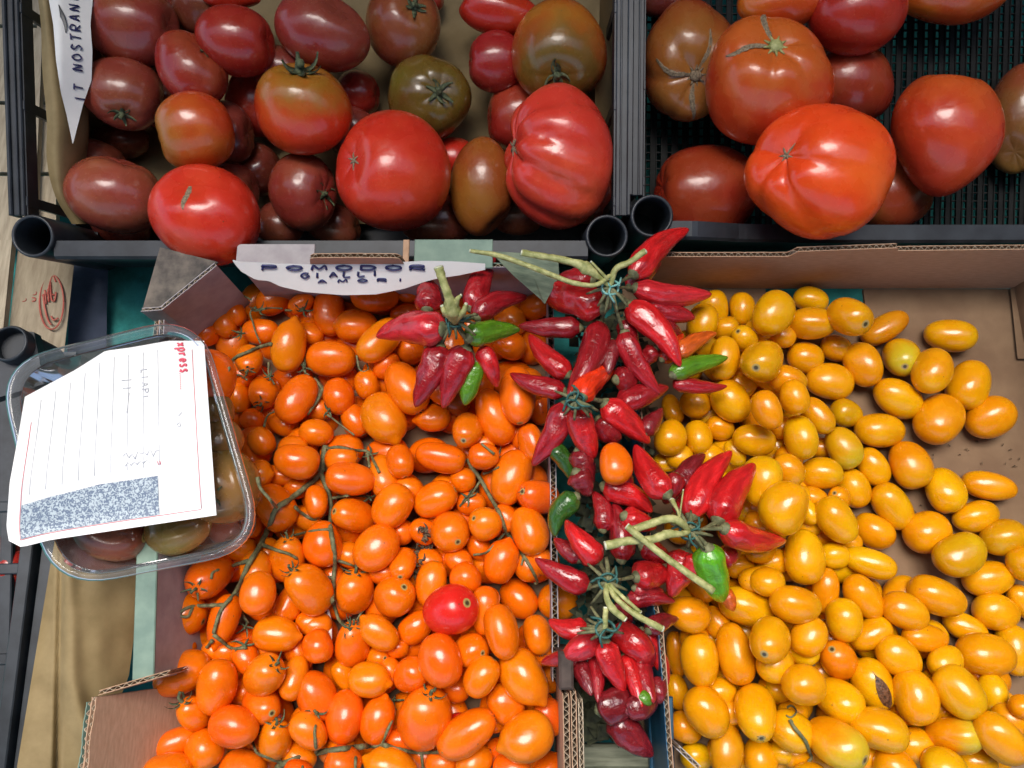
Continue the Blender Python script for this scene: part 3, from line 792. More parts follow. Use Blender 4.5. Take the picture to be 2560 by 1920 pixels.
NU, NV = 26, 32
_u = np.linspace(0, math.pi, NU + 1)
def rot_to(d, roll=0.0):
    """matrix whose x axis is d"""
    d = np.array(d, float); d /= np.linalg.norm(d)
    up_ = np.array([0, 0, 1.0]) if abs(d[2]) < 0.95 else np.array([0, 1.0, 0])
    y = np.cross(up_, d); y /= np.linalg.norm(y); z = np.cross(d, y)
    c, s = math.cos(roll), math.sin(roll)
    return np.array([d, c * y + s * z, -s * y + c * z]).T
class Fruit:
    """surface of revolution about x with pigment coordinates, deformed and scaled"""
    def __init__(s, kind, flags, seed):
        r = random.Random(seed); s.kind = kind
        s.tip = 0.20 if 't' in flags else 0.0
        s.w = 0.02 if 'w' in flags else 0.0
        s.ph = [r.uniform(0, 6.28) for _ in range(8)]
        s.am = [r.uniform(0.008, 0.042) for _ in range(4)]
        s.eg = r.uniform(-0.10, 0.10) if kind == 'plum' else 0
        s.lob = 0; s.nl = r.choice([5, 6, 7]); s.dim = 0.0; s.ptd = 0
        if kind == 'big': s.lob = r.uniform(0.010, 0.03); s.dim = 0.16
        if 'L' in flags: s.lob = 0.07; s.nl = 5; s.dim = 0.22
        if 'R' in flags: s.lob = 0.15; s.nl = 7; s.dim = 0.20
        if 'p' in flags: s.ptd = 0.13
        if kind == 'round': s.dim = 0.05
    def loc(s, u, v):
        u = np.asarray(u, float); v = np.asarray(v, float)
        c, sn = np.cos(u), np.sin(u)
        if s.kind == 'plum':
            x = np.sign(c) * np.abs(c) ** 0.93; rr = np.abs(sn) ** 0.86
        else:
            x = c.copy(); rr = np.abs(sn) ** 0.95
        x = x + s.tip * np.exp(-(u / 0.20) ** 2) - s.ptd * np.exp(-((math.pi - u) / 0.60) ** 2) * 0.9
        if s.ptd: rr = rr * (1 - 0.12 * np.clip(-c, 0, 1) ** 1.3); x = x * 0.87 + 0.12
        rr = rr * (1 + s.eg * c)
        if s.dim:
            x = x * (1 - s.dim * np.exp(-(u / 0.42) ** 2) - 0.4 * s.dim * (0 if s.ptd else 1) * np.exp(-((math.pi - u) / 0.45) ** 2))
        if s.lob:
            lb = np.abs(np.cos(s.nl * v / 2 + s.ph[5] + 0.9 * np.sin(v + 1) + (0.5 * np.sin(2.2 * u + 2 * v) if s.nl == 7 and s.lob > .1 else 0))) ** 0.55
            k = s.lob * (1 - lb) * np.clip(sn, 0, 1) ** 0.6 * (0.55 + 0.45 * c)
            rr = rr * (1 - 1.6 * k)
            x = x + np.where(c > 0, -1, 0) * s.lob * (1 - lb) * np.exp(-((u - 0.45) / 0.5) ** 2)
        y = rr * np.cos(v); z = rr * np.sin(v)
        f = 1 + s.am[0] * np.sin(2 * v + s.ph[0]) * sn + s.am[1] * np.sin(3 * v + s.ph[1] + u) * sn + s.am[2] * np.sin(2.3 * u + s.ph[2] + np.cos(v)) \
            + s.am[3] * np.sin(v + 1.7 * u + s.ph[3])
        if s.w:
            f = f + s.w * np.sin(9 * v + 5 * np.sin(6 * u + s.ph[4])) * np.sin(7 * u + s.ph[6]) * np.clip(c + 0.7, 0, 1)
        y = y * f; z = z * f
        bend = 0.05 * np.sin(s.ph[7])
        y = y + bend * (x * x - 0.4)
        return np.stack([x, y, z], -1)
def fruit_mesh(name, fz, T, nu=NU, nv=NV):
    """T: function (N,3)->(N,3)"""
    us = np.linspace(0, math.pi, nu + 1)
    us = us[1:-1]
    vs = np.linspace(0, 2 * math.pi, nv, endpoint=False)
    U, Vv = np.meshgrid(us, vs, indexing='ij')
    P = fz.loc(U.ravel(), Vv.ravel())
    p0 = fz.loc(0.0, 0.0)[None, :] * [1, 0, 0]; p1 = fz.loc(math.pi, 0.0)[None, :] * [1, 0, 0]
    P = np.concatenate([P, p0, p1]); V = T(P)
    n = len(us); Fc = []
    for i in range(n - 1):
        for k in range(nv):
            j = (k + 1) % nv
            Fc.append((i * nv + k, (i + 1) * nv + k, (i + 1) * nv + j, i * nv + j))
    a, b = n * nv, n * nv + 1
    for k in range(nv):
        j = (k + 1) % nv
        Fc.append((a, k, j)); Fc.append((b, (n - 1) * nv + j, (n - 1) * nv + k))
    me = mesh(name, V, Fc)
    fattr(me, 'ax', np.concatenate([np.cos(U.ravel()), [1, -1]]))
    fattr(me, 'th', np.concatenate([Vv.ravel(), [0, 0]]))
    return me
def calyx_mesh(size, seed, stem=0.6, wide=0.11, curl=1.0, n=5, stemr=0.09):
    """sepals round the +x axis at origin, plus a short stem stub"""
    r = random.Random(seed); m = MB()
    for k in range(n):
        a = 2 * math.pi * k / n + r.uniform(-0.3, 0.3); L = size * r.uniform(0.7, 1.15); cu = r.uniform(0.1, 0.9) * curl; tw = r.uniform(-0.5, 0.5)
        path = []
        for t in np.linspace(0, 1, 7):
            rad = L * t * (1 - 0.25 * cu * t * t); h = 0.02 * size + L * (-0.12 * t * (1 - t) * 2 + cu * 0.75 * t ** 2.4)
            aa = a + tw * t * t
            path.append((h, rad * math.cos(aa), rad * math.sin(aa), aa, t))
        V = []; Fc = []
        for (h, y, z, aa, t) in path:
            w = size * wide * (1.3 - t) * (0.4 + 1.8 * t if t < 0.33 else 1.0)
            sy, sz = -math.sin(aa), math.cos(aa)
            for s_, dh in ((-1, 0.25 * w), (0, 0), (1, 0.25 * w)):
                V.append((h + dh, y + s_ * w * sy, z + s_ * w * sz))
            V.append((h - 0.035 * size, y, z))
        for i in range(6):
            b = i * 4
            Fc += [(b, b + 4, b + 5, b + 1), (b + 1, b + 5, b + 6, b + 2), (b + 2, b + 6, b + 7, b + 3), (b + 3, b + 7, b + 4, b)]
        m.add(V, Fc)
    if stem:
        b1 = (size * stem * 0.6, size * 0.05 * r.uniform(-1, 1), size * 0.05); b2 = (size * stem, size * 0.25 * r.uniform(-1, 1), size * 0.25 * r.uniform(-1, 1))
        V, Fc, _ = tube([(-0.05 * size, 0, 0), b1, b2], [size * stemr * 1.5, size * stemr, size * stemr * 1.2], 7, 4)
        m.add(V, Fc)
    return m
BASE = {'b': (0.46, 0.018, 0.012), 'o': (0.80, 0.140, 0.001), 'y': (0.74, 0.300, 0.001), 'r': (0.46, 0.018, 0.012)}
COUNT = {}
REG = {'o': [], 'y': []}

def small(fr, kind, px, py, L, Wd, A, lev, flags='', soft=0.9, zmax=None, floor=0.006, nm=None, elev=None, shift=0.0):
    """one small tomato from its outline in the photograph (px units)"""
    seed = int(px * 7 + py * 13) % 99991; r = random.Random(seed)
    round_ = L < Wd * 1.12
    e = elev if elev is not None else (48 if 's' in flags else (40 if 'k' in flags and not 'K' in flags else (8 if 't' in flags else r.uniform(-14, 14))))
    if 'e' in flags: e = 65
    er = math.radians(e); ar = math.radians(A)
    d = np.array([math.cos(er) * math.cos(ar), -math.cos(er) * math.sin(ar), math.sin(er)])
    Lt = max(L, Wd * 1.05)
    if abs(e) > 30: Lt = min(L * 1.12, Wd * 1.45) if not round_ else Wd * 1.15
    z = 0.05 if zmax is None else zmax * 0.7
    for _ in range(5):
        sc_ = fr.scale(px, py, z); a = Lt / 2 * sc_; b = Wd / 2 * sc_
        c = fr.at(px, py, z)
        k = max(0.0, a - b) if a > b else 0
        parts = [(0, 0, 0, b)] + [(t * k * d[0] * 0.9, t * k * d[1] * 0.9, t * k * d[2] * 0.9, b * 0.86) for t in (-1, 1)]
        z2 = drop(fr, c[0], c[1], parts, soft, floor)
        if zmax is not None: z2 = min(z2, zmax)
        z = z2
    sc_ = fr.scale(px, py, z); a = Lt / 2 * sc_; b = Wd / 2 * sc_; c = fr.at(px, py, z)
    for dx, dy, dz, rr in parts: SPH[id(fr)].append((c[0] + dx, c[1] + dy, z + dz, rr))
    fz = Fruit('round' if round_ and 't' not in flags else 'plum', flags, seed)
    R = rot_to(d, r.uniform(0, 6.28))
    T = lambda P: (P * [a * (0.94 if 't' in flags else 1.0), b, b]) @ R.T
    nm = nm or 'plum_tomato'
    me = fruit_mesh(nm, fz, T)
    base = BASE[kind]
    if 'r' in flags: base = (0.80, 0.108, 0.002) if kind != 'y' else (0.72, 0.19, 0.001)
    if 'y' in flags: base = (0.76, 0.170, 0.001) if kind == 'o' else (0.60, 0.255, 0.002)
    if 'm' in flags: base = (0.44, 0.10, 0.012)
    if 'x' in flags: base = (0.66, 0.018, 0.012)
    if 'q' in flags: base = (0.16, 0.10, 0.03)
    if 'M' in flags: base = (0.20, 0.05, 0.035)
    j = r.uniform(-1, 1)
    col = (base[0] * (1 + 0.05 * j), base[1] * (1 + 0.16 * r.uniform(-1, 1)), base[2])
    Mx = fr.M @ Matrix.Translation(tuple(c))
    o = link(nm, me, M_SKIN, None, col, Mx)
    o['shoulder'] = 0.6 if 'g' in flags else (0.35 if kind in 'oy' and r.random() < 0.35 else 0.0)
    o['shoulder_colour'] = (0.45, 0.48, 0.03) if 'g' in flags else ((0.74, 0.19, 0.002) if kind == 'o' else (0.50, 0.32, 0.004))
    if 'q' in flags: o['shoulder'] = 0.7; o['shoulder_colour'] = (0.28, 0.13, 0.04)
    o['patch'] = 0.12
    o['scar'] = 1.0 if ('s' in flags or (not 't' in flags and not 'k' in flags and r.random() < 0.5)) else 0.0
    if 'k' in flags:
        p = T(fz.loc(0.0, 0.0)[None, :] * [1, 0, 0])[0]
        m = calyx_mesh(0.0125 * r.uniform(0.85, 1.2), seed)
        Rm = Matrix(((d[0], R[0, 1], R[0, 2], p[0] - 0.0004 * d[0]), (d[1], R[1, 1], R[1, 2], p[1] - 0.0004 * d[1]), (d[2], R[2, 1], R[2, 2], p[2] - 0.0004 * d[2]), (0, 0, 0, 1)))
        m.obj('calyx', M_CALYX, o, True, Rm)
    if 'k' not in flags and 't' not in flags and 'x' not in flags and lev >= 1 and kind in 'oy' and r.random() < (0.16 if kind == 'o' else 0.10):
        p = T(fz.loc(0.0, 0.0)[None, :] * [1, 0, 0])[0]
        m = calyx_mesh(0.0055 * r.uniform(0.8, 1.3), seed + 1, 0.12, 0.10, 0.35)
        m.obj('calyx', M_DRY, o, True, Matrix(tuple((d[i], R[i, 1], R[i, 2], p[i] - 0.0002 * d[i]) for i in range(3)) + ((0, 0, 0, 1),)))
    if 'd' in flags:      # split with rotten flesh
        V = []; Fc = []; n = 14
        for i in range(n + 1):
            t = i / n; u = 0.55 + 1.75 * t; wv = 0.34 * math.sin(math.pi * min(1, t * 1.15)) ** 0.7 + 0.02
            # direction v that faces the camera
            dirs = np.array([fz.loc(u, vv) for vv in np.linspace(0, 6.283, 73)]); tz = (T(dirs))[:, 2]; vbest = np.linspace(0, 6.283, 73)[tz.argmax()]
            for q, hgt in ((-1, 1.003), (-0.55, 1.022), (0, 1.006), (0.55, 1.022), (1, 1.003)):
                V.append(T((fz.loc(u, vbest + q * wv) * hgt)[None, :])[0])
        for i in range(n):
            for q in range(4): b_ = i * 5 + q; Fc.append((b_, b_ + 1, b_ + 6, b_ + 5))
        link('split', mesh('split', V, Fc), M_ROT, o)
    o['_px'] = float(px); o['_py'] = float(py)
    rec = dict(o=o, px=px, py=py, L=L, W=Wd, A=A, lev=lev, flags=flags, z=z)
    if kind in REG: REG[kind].append(rec)
    return o, c, d, fz, T

TILES = {
 'T1': (400, 660, 'o', """555 335 200 190 30 0;640 420 250 200 60 0;390 590 260 240 60 0;560 520 250 200 60 0;870 580 320 220 0 0;1290 600 260 200 30 0;2130 240 200 200 0 0;2110 430 250 180 0 0
  800 1350 220 200 10 0;1060 1370 280 220 30 0;1380 1250 240 220 60 0;1690 1350 300 230 60 0;680 1150 290 200 80 0;1290 440 240 170 70 0;700 960 240 200 30 0;1180 620 240 200 30 0
  1465 400 460 265 85 1;770 830 320 230 75 1 k;900 1100 320 260 80 1 k;1545 1145 330 270 75 1;1350 1460 300 240 185 1;1790 1040 260 220 80 1;880 1530 260 230 60 1;1220 340 240 170 -35 1
  980 315 310 240 145 2;1855 275 420 285 5 2;1700 540 390 300 180 2 t;1480 820 430 310 0 2 ;1185 1165 460 310 -65 2
  1115 710 490 295 -80 3 ty;1900 660 480 300 -50 3 y;1940 1330 500 370 62 3 ty"""),
 'T2': (900, 660, 'o', """860 150 190 180 20 0;1190 220 300 250 20 0;1300 500 300 280 60 0;1290 700 300 260 30 0;830 1200 250 210 30 0 m;1380 1480 250 160 80 0;1560 1250 300 240 80 0;650 1000 300 220 60 0;1480 1040 300 240 60 0;1060 1560 220 180 0 0
  1520 370 280 220 -10 1 k;430 740 270 230 45 1;230 880 260 200 -50 1;700 1080 300 230 60 1;1480 1540 330 230 75 1;630 1330 330 240 170 1 t;640 880 300 220 80 1;960 540 300 220 80 1
  925 1440 310 270 100 2 sy;1165 1320 520 310 65 2 w
  400 1070 500 340 60 3;1360 1135 540 310 85 3 r"""),
 'T3': (380, 1040, 'o', """750 1120 300 260 30 0;1700 1200 250 230 30 0;1350 900 250 200 30 0;1250 620 230 200 0 0;2150 1000 250 230 0 0;1100 520 260 200 0 0;1000 1180 260 220 80 0;640 1000 300 250 20 0 r;1560 1380 240 200 80 0;2050 1350 260 220 30 0 m;1220 280 260 220 0 0
  920 500 260 240 0 1 t;1640 370 300 230 0 1;2000 520 400 260 75 1;1420 740 300 200 80 1 w;870 930 320 200 75 1 s;1170 1230 410 300 -80 1 k;900 1310 300 260 70 1 k
  1250 385 390 310 10 2;1740 860 370 300 190 2 s;1480 1105 400 320 80 2;1940 1140 440 350 -50 2;500 1385 520 350 100 2 ke;915 1530 380 290 -85 2
  1715 545 430 290 8 3 r;1060 790 440 330 60 3 ;2080 780 410 340 -55 3;1355 1500 450 350 235 3 k;1750 1515 370 330 -80 3 k"""),
 'T4': (900, 1040, 'o', """890 550 240 220 0 0;960 760 260 210 0 0;540 1000 250 220 30 0;200 1350 250 210 0 0;1260 880 260 210 60 0;850 1250 260 210 30 0;1030 1130 250 200 60 0;1450 1300 260 230 60 0 ;420 620 240 200 30 0;600 1250 240 210 10 0;1560 1250 250 210 60 0
  350 390 300 240 70 1;1070 345 270 230 10 1;1310 530 500 330 -70 1;370 1280 320 230 90 1 s;915 1400 290 270 70 1;1050 1600 330 230 -20 1;1460 990 430 320 70 1
  695 355 440 270 12 2;650 720 400 290 -25 2;1085 930 300 280 200 2 s;1220 1260 400 310 -70 2 t;620 1450 400 280 -80 2
  1535 695 370 300 190 3 rs;775 1000 380 340 50 3 s;1710 1605 350 310 15 3 y;300 1560 370 350 -40 3 sy"""),
 'T5': (360, 1440, 'o', """300 620 300 250 10 0;1500 430 250 220 0 0;1430 400 240 200 0 0;700 660 250 220 0 0;1330 660 350 230 60 0;1700 1480 250 220 0 0;850 1000 250 220 0 0;1400 1250 260 230 30 0;620 640 240 200 0 0;120 1400 250 220 0 0;1060 640 240 200 0 0;2120 1380 220 200 30 0 r;560 1240 260 220 0 0
  365 330 360 350 20 1;690 380 470 260 102 1 t;1250 240 360 230 -70 1;1800 580 380 300 -80 1 k;880 700 300 230 60 1;1300 880 380 230 -80 1;1720 860 260 180 60 1 y;2010 700 280 180 0 1 s;200 1170 310 220 80 1;430 1190 300 240 -120 1 k;1020 1110 380 300 20 1 rs;1420 1340 370 260 40 1;280 1440 380 240 -20 1;1330 1560 330 240 30 1;2140 820 240 180 60 1
  1505 605 300 270 80 2 r;330 845 500 350 -28 2;625 960 480 320 100 2;2020 1250 430 300 -75 2 t;520 1500 350 330 60 2;1720 1620 330 310 20 2 r;1330 1700 260 230 20 2 r
  1145 505 430 310 3 3 ty;1035 860 400 320 -35 3 ky;1480 1040 440 330 70 3 r;1735 1215 450 320 -83 3 r;1945 895 390 300 10 3 ty;775 1300 440 330 12 3 r;1130 1420 390 280 -75 3 ky;210 1690 420 310 0 3 y;850 1690 410 360 20 3 r"""),
 'T6': (900, 1440, 'o', """830 980 250 220 0 0;1150 1250 230 200 0 0;330 620 200 180 0 0;350 1420 250 220 0 0 r;700 1620 280 230 0 0 r;1660 860 300 220 -60 0;1000 520 260 220 0 0;1560 660 260 220 0 0;600 900 260 220 0 0;1200 1500 240 200 0 0;860 1290 260 200 0 0 x
  960 640 320 290 10 1 s;1080 300 420 260 90 1;1630 1220 320 260 70 1 r;1530 510 340 250 75 1 wy
  480 440 330 250 -40 2;440 850 340 290 -30 2 s;1220 480 470 300 75 2;1050 870 370 290 -55 2;1260 1100 350 310 50 2;990 1620 340 280 -40 2;1310 1660 330 280 0 2 r
  170 490 400 260 218 3 ty;700 725 460 370 70 3 r;1420 870 540 370 52 3 ty;555 1225 520 460 -72 3 k;920 1360 570 340 -32 3;1440 1390 510 400 160 3 ty;270 1660 500 320 200 3 ty;1620 1670 320 270 -50 3 t"""),
 'Y1': (1380, 560, 'y', """1410 720 300 230 80 0;1430 1250 260 220 30 0;1620 1370 300 250 30 0;2020 950 230 210 0 0;1500 900 230 200 0 0;1780 920 240 200 0 0;1180 1250 250 220 40 0;1200 1000 240 200 0 0
  1300 850 330 270 -70 1;1640 735 300 220 88 1;1665 990 240 210 200 1 s;1240 1550 270 260 60 1;1040 1600 280 180 75 1;1850 1310 300 220 40 1
  1485 1160 390 260 100 2;1545 1530 390 310 55 2
  1905 775 420 340 -55 3;1815 1180 450 350 135 3 s;1860 1605 350 250 70 3"""),
 'Y2': (1380, 980, 'y', """1450 310 250 210 20 0;1000 610 260 170 0 0;1100 560 240 210 0 0;1380 560 240 210 0 0;1870 1480 250 220 0 0;1540 1500 220 180 0 0;1620 1500 250 220 0 0;1700 1020 250 220 0 0;1700 420 240 210 30 0;1940 290 240 200 30 0;1300 760 260 220 0 0;1450 1000 260 220 0 0;2050 560 240 210 0 0;1260 1620 260 220 0 0;1560 1200 260 220 0 0
  1260 390 300 240 85 1;1580 530 240 160 60 1 w;1780 1130 230 200 0 1;1800 1620 380 230 0 1;2040 680 300 210 60 1 w
  1020 390 330 270 -70 2;1745 415 370 270 10 2;1810 770 440 340 -75 2;1800 1370 380 230 175 2 s
  2010 1000 470 390 -70 3"""),
 'Y3': (1380, 1440, 'y', """1080 1000 300 200 80 0;1450 1000 300 250 0 0;1420 400 300 220 60 0;1250 1560 290 230 0 0;1900 980 250 230 0 0;2000 1520 250 220 0 0;1280 90 300 220 40 0;1230 540 260 220 0 0;1120 220 260 200 60 0;1540 1180 260 220 0 0;2080 1180 260 220 0 0
  1150 1310 300 260 30 1;1075 680 400 170 85 1;1800 1570 330 290 80 1;1860 50 300 250 0 1;1960 700 280 230 0 1;2170 640 280 240 60 1
  1180 330 370 310 10 2;1920 760 330 310 -60 2;1500 1500 450 290 95 2 y
  1675 265 480 330 18 3;1280 725 450 330 85 3;1585 670 520 310 80 3;1335 1175 450 350 55 3;1765 1180 530 360 100 3 s;1880 555 400 350 135 4 s"""),
 'Y4': (1920, 700, 'y', """370 170 300 220 10 0;120 480 240 210 20 0;130 1280 220 200 0 0;460 1450 220 180 0 0 y;60 880 240 200 0 0
  1010 415 440 230 -28 1 y;1575 480 420 280 12 1;590 590 270 230 20 1;820 730 400 300 75 1;1150 670 370 310 115 1 sg;1415 785 430 320 -60 1;1735 905 450 350 -62 1;170 860 330 250 20 1;1120 1020 440 310 30 1;430 1170 350 220 60 1;675 1150 280 240 20 1 y;1920 1190 430 330 -28 1;965 1300 440 300 0 1;650 1450 380 280 65 1 gy
  375 375 400 280 5 2;700 315 370 330 65 2 s;325 670 310 270 10 2;530 880 410 300 8 2;230 1010 310 250 80 2 w;1475 1205 460 380 -50 2
  280 1360 390 280 80 3"""),
 'Y5': (1920, 1100, 'y', """390 500 240 200 20 0;340 740 240 220 0 0;60 1050 250 220 0 0;30 1240 220 200 0 0;250 480 240 200 0 0;700 880 220 190 30 0
  910 230 350 250 60 1;1225 215 420 340 75 1;1525 435 400 320 85 1;1910 395 440 240 15 1;460 290 360 270 5 1;740 415 350 270 65 1;180 260 300 240 50 1 w;1075 570 430 300 62 1;1375 795 410 350 -25 1 w;1795 660 400 260 -15 1;2030 840 380 300 -20 1 y;620 500 240 190 200 1 s;350 620 240 170 70 1;1650 985 450 350 -25 1 y;570 1000 260 230 0 1;880 1060 440 250 22 1;1905 1195 430 280 -12 1;2210 1070 300 280 70 1;500 1300 390 230 95 1;2200 1400 320 210 60 1
  595 690 430 310 60 2;920 785 360 290 30 2
  310 1010 470 350 95 3 """),
 'Y6': (1920, 1440, 'y', """1420 920 220 200 0 0;240 730 260 230 0 0;80 980 250 230 0 0;260 1540 280 240 0 0;850 1560 300 250 0 0;1500 1150 260 230 0 0;1180 1180 240 210 0 0;680 1240 240 200 0 0
  350 520 360 290 -60 1;890 500 380 260 -30 1;1360 535 420 240 5 1;1700 440 370 230 30 1;1130 700 400 310 45 1;1530 740 320 250 -30 1;1940 1010 330 240 90 1;2090 1240 300 220 50 1;2195 1130 220 200 0 1;1800 1600 330 260 0 1
  830 180 420 280 55 2;655 380 370 310 80 2;1185 305 400 300 28 2;1460 175 490 330 22 2;1970 310 380 300 10 2;605 730 400 300 225 2 rs;910 930 450 340 65 2 d;2130 640 430 300 90 2;1270 1470 330 290 20 2;200 1340 390 350 20 2
  235 240 440 320 10 3;1880 680 480 360 5 3;310 945 380 350 20 3;1270 1045 460 370 85 3;1655 1000 460 370 65 3;610 1070 400 340 45 3 s;590 1440 480 400 35 3 gs;955 1330 490 350 15 3;1605 1375 450 320 -8 3 sg;2010 1400 500 350 45 3;1100 1660 360 310 30 3;1520 1660 380 340 20 3;370 1760 320 290 0 3"""),
}
ents = []
for key, (tx, ty, kd, txt) in TILES.items():
    for ln in txt.replace('\n', ';').split(';'):
        f = ln.split()
        if not f: continue
        X, Y, L, Wd, A, lev = [float(q) for q in f[:6]]
        fl_ = f[6] if len(f) > 6 else ''
        ents.append([lev, kd, tx + X / 3.456, ty + Y / 3.456, L / 3.456, Wd / 3.456, A, fl_])
# buried filling layer, only where the heap is deep
def poly_in(px, py, poly):
    c = False; n = len(poly)
    for i in range(n):
        x1, y1 = poly[i]; x2, y2 = poly[(i + 1) % n]
        if (y1 > py) != (y2 > py) and px < (x2 - x1) * (py - y1) / (y2 - y1) + x1: c = not c
    return c
fill_o = [(450, 760), (1340, 740), (1365, 1500), (1390, 1910), (400, 1910), (430, 1500), (455, 1100)]
fill_y = [(1720, 790), (1900, 800), (2010, 1000), (2050, 1300), (2330, 1550), (2530, 1700), (2530, 1900), (1730, 1910), (1695, 1500)]
SP = 108
for kd, poly in (('o', fill_o), ('y', fill_y)):
    row = 0; yy = 760
    while yy < 1930:
        xx = 420 + (SP / 2 if row % 2 else 0)
        while xx < 2560:
            x_ = xx + random.uniform(-14, 14); y_ = yy + random.uniform(-12, 12)
            if poly_in(x_, y_, poly): ents.append([-1, kd, x_, y_, random.uniform(104, 118), random.uniform(82, 92), random.uniform(0, 180), ''])
            xx += SP
        yy += SP * 0.86; row += 1
ents.sort(key=lambda e: e[0])
ZMAX = {'o': 0.118, 'y': 0.112}
SKIP = set()
for lev, kd, px, py, L, Wd, A, fl_ in ents:
    if lev == -1:
        key = (round(px), round(py))
    zm = {-1: 0.020, 0: 0.044, 1: 0.073, 2: 0.095, 3: 0.114, 4: 0.125}[int(lev)]
    if kd == 'y' and px > 2130 and py < 1500: zm = min(zm, 0.05)
    if kd == 'o' and py < 1050: zm -= 0.012 if px > 900 else 0.022
    small(F0, kd, px, py, L, Wd, A, int(lev), fl_, zmax=zm, nm='plum_tomato' if kd == 'o' else 'yellow_tomato', floor=ZF)
# the lone red one, and the orange one lying among the chillies come later (after the chillies)
o, *_ = small(F0, 'r', 1127, 1524, 126, 130, -20, 4, 'xs', zmax=0.124, nm='cherry_tomato', floor=ZF)
tag(o, 'single round bright red tomato with pale star scar among the orange ones', 'tomato')

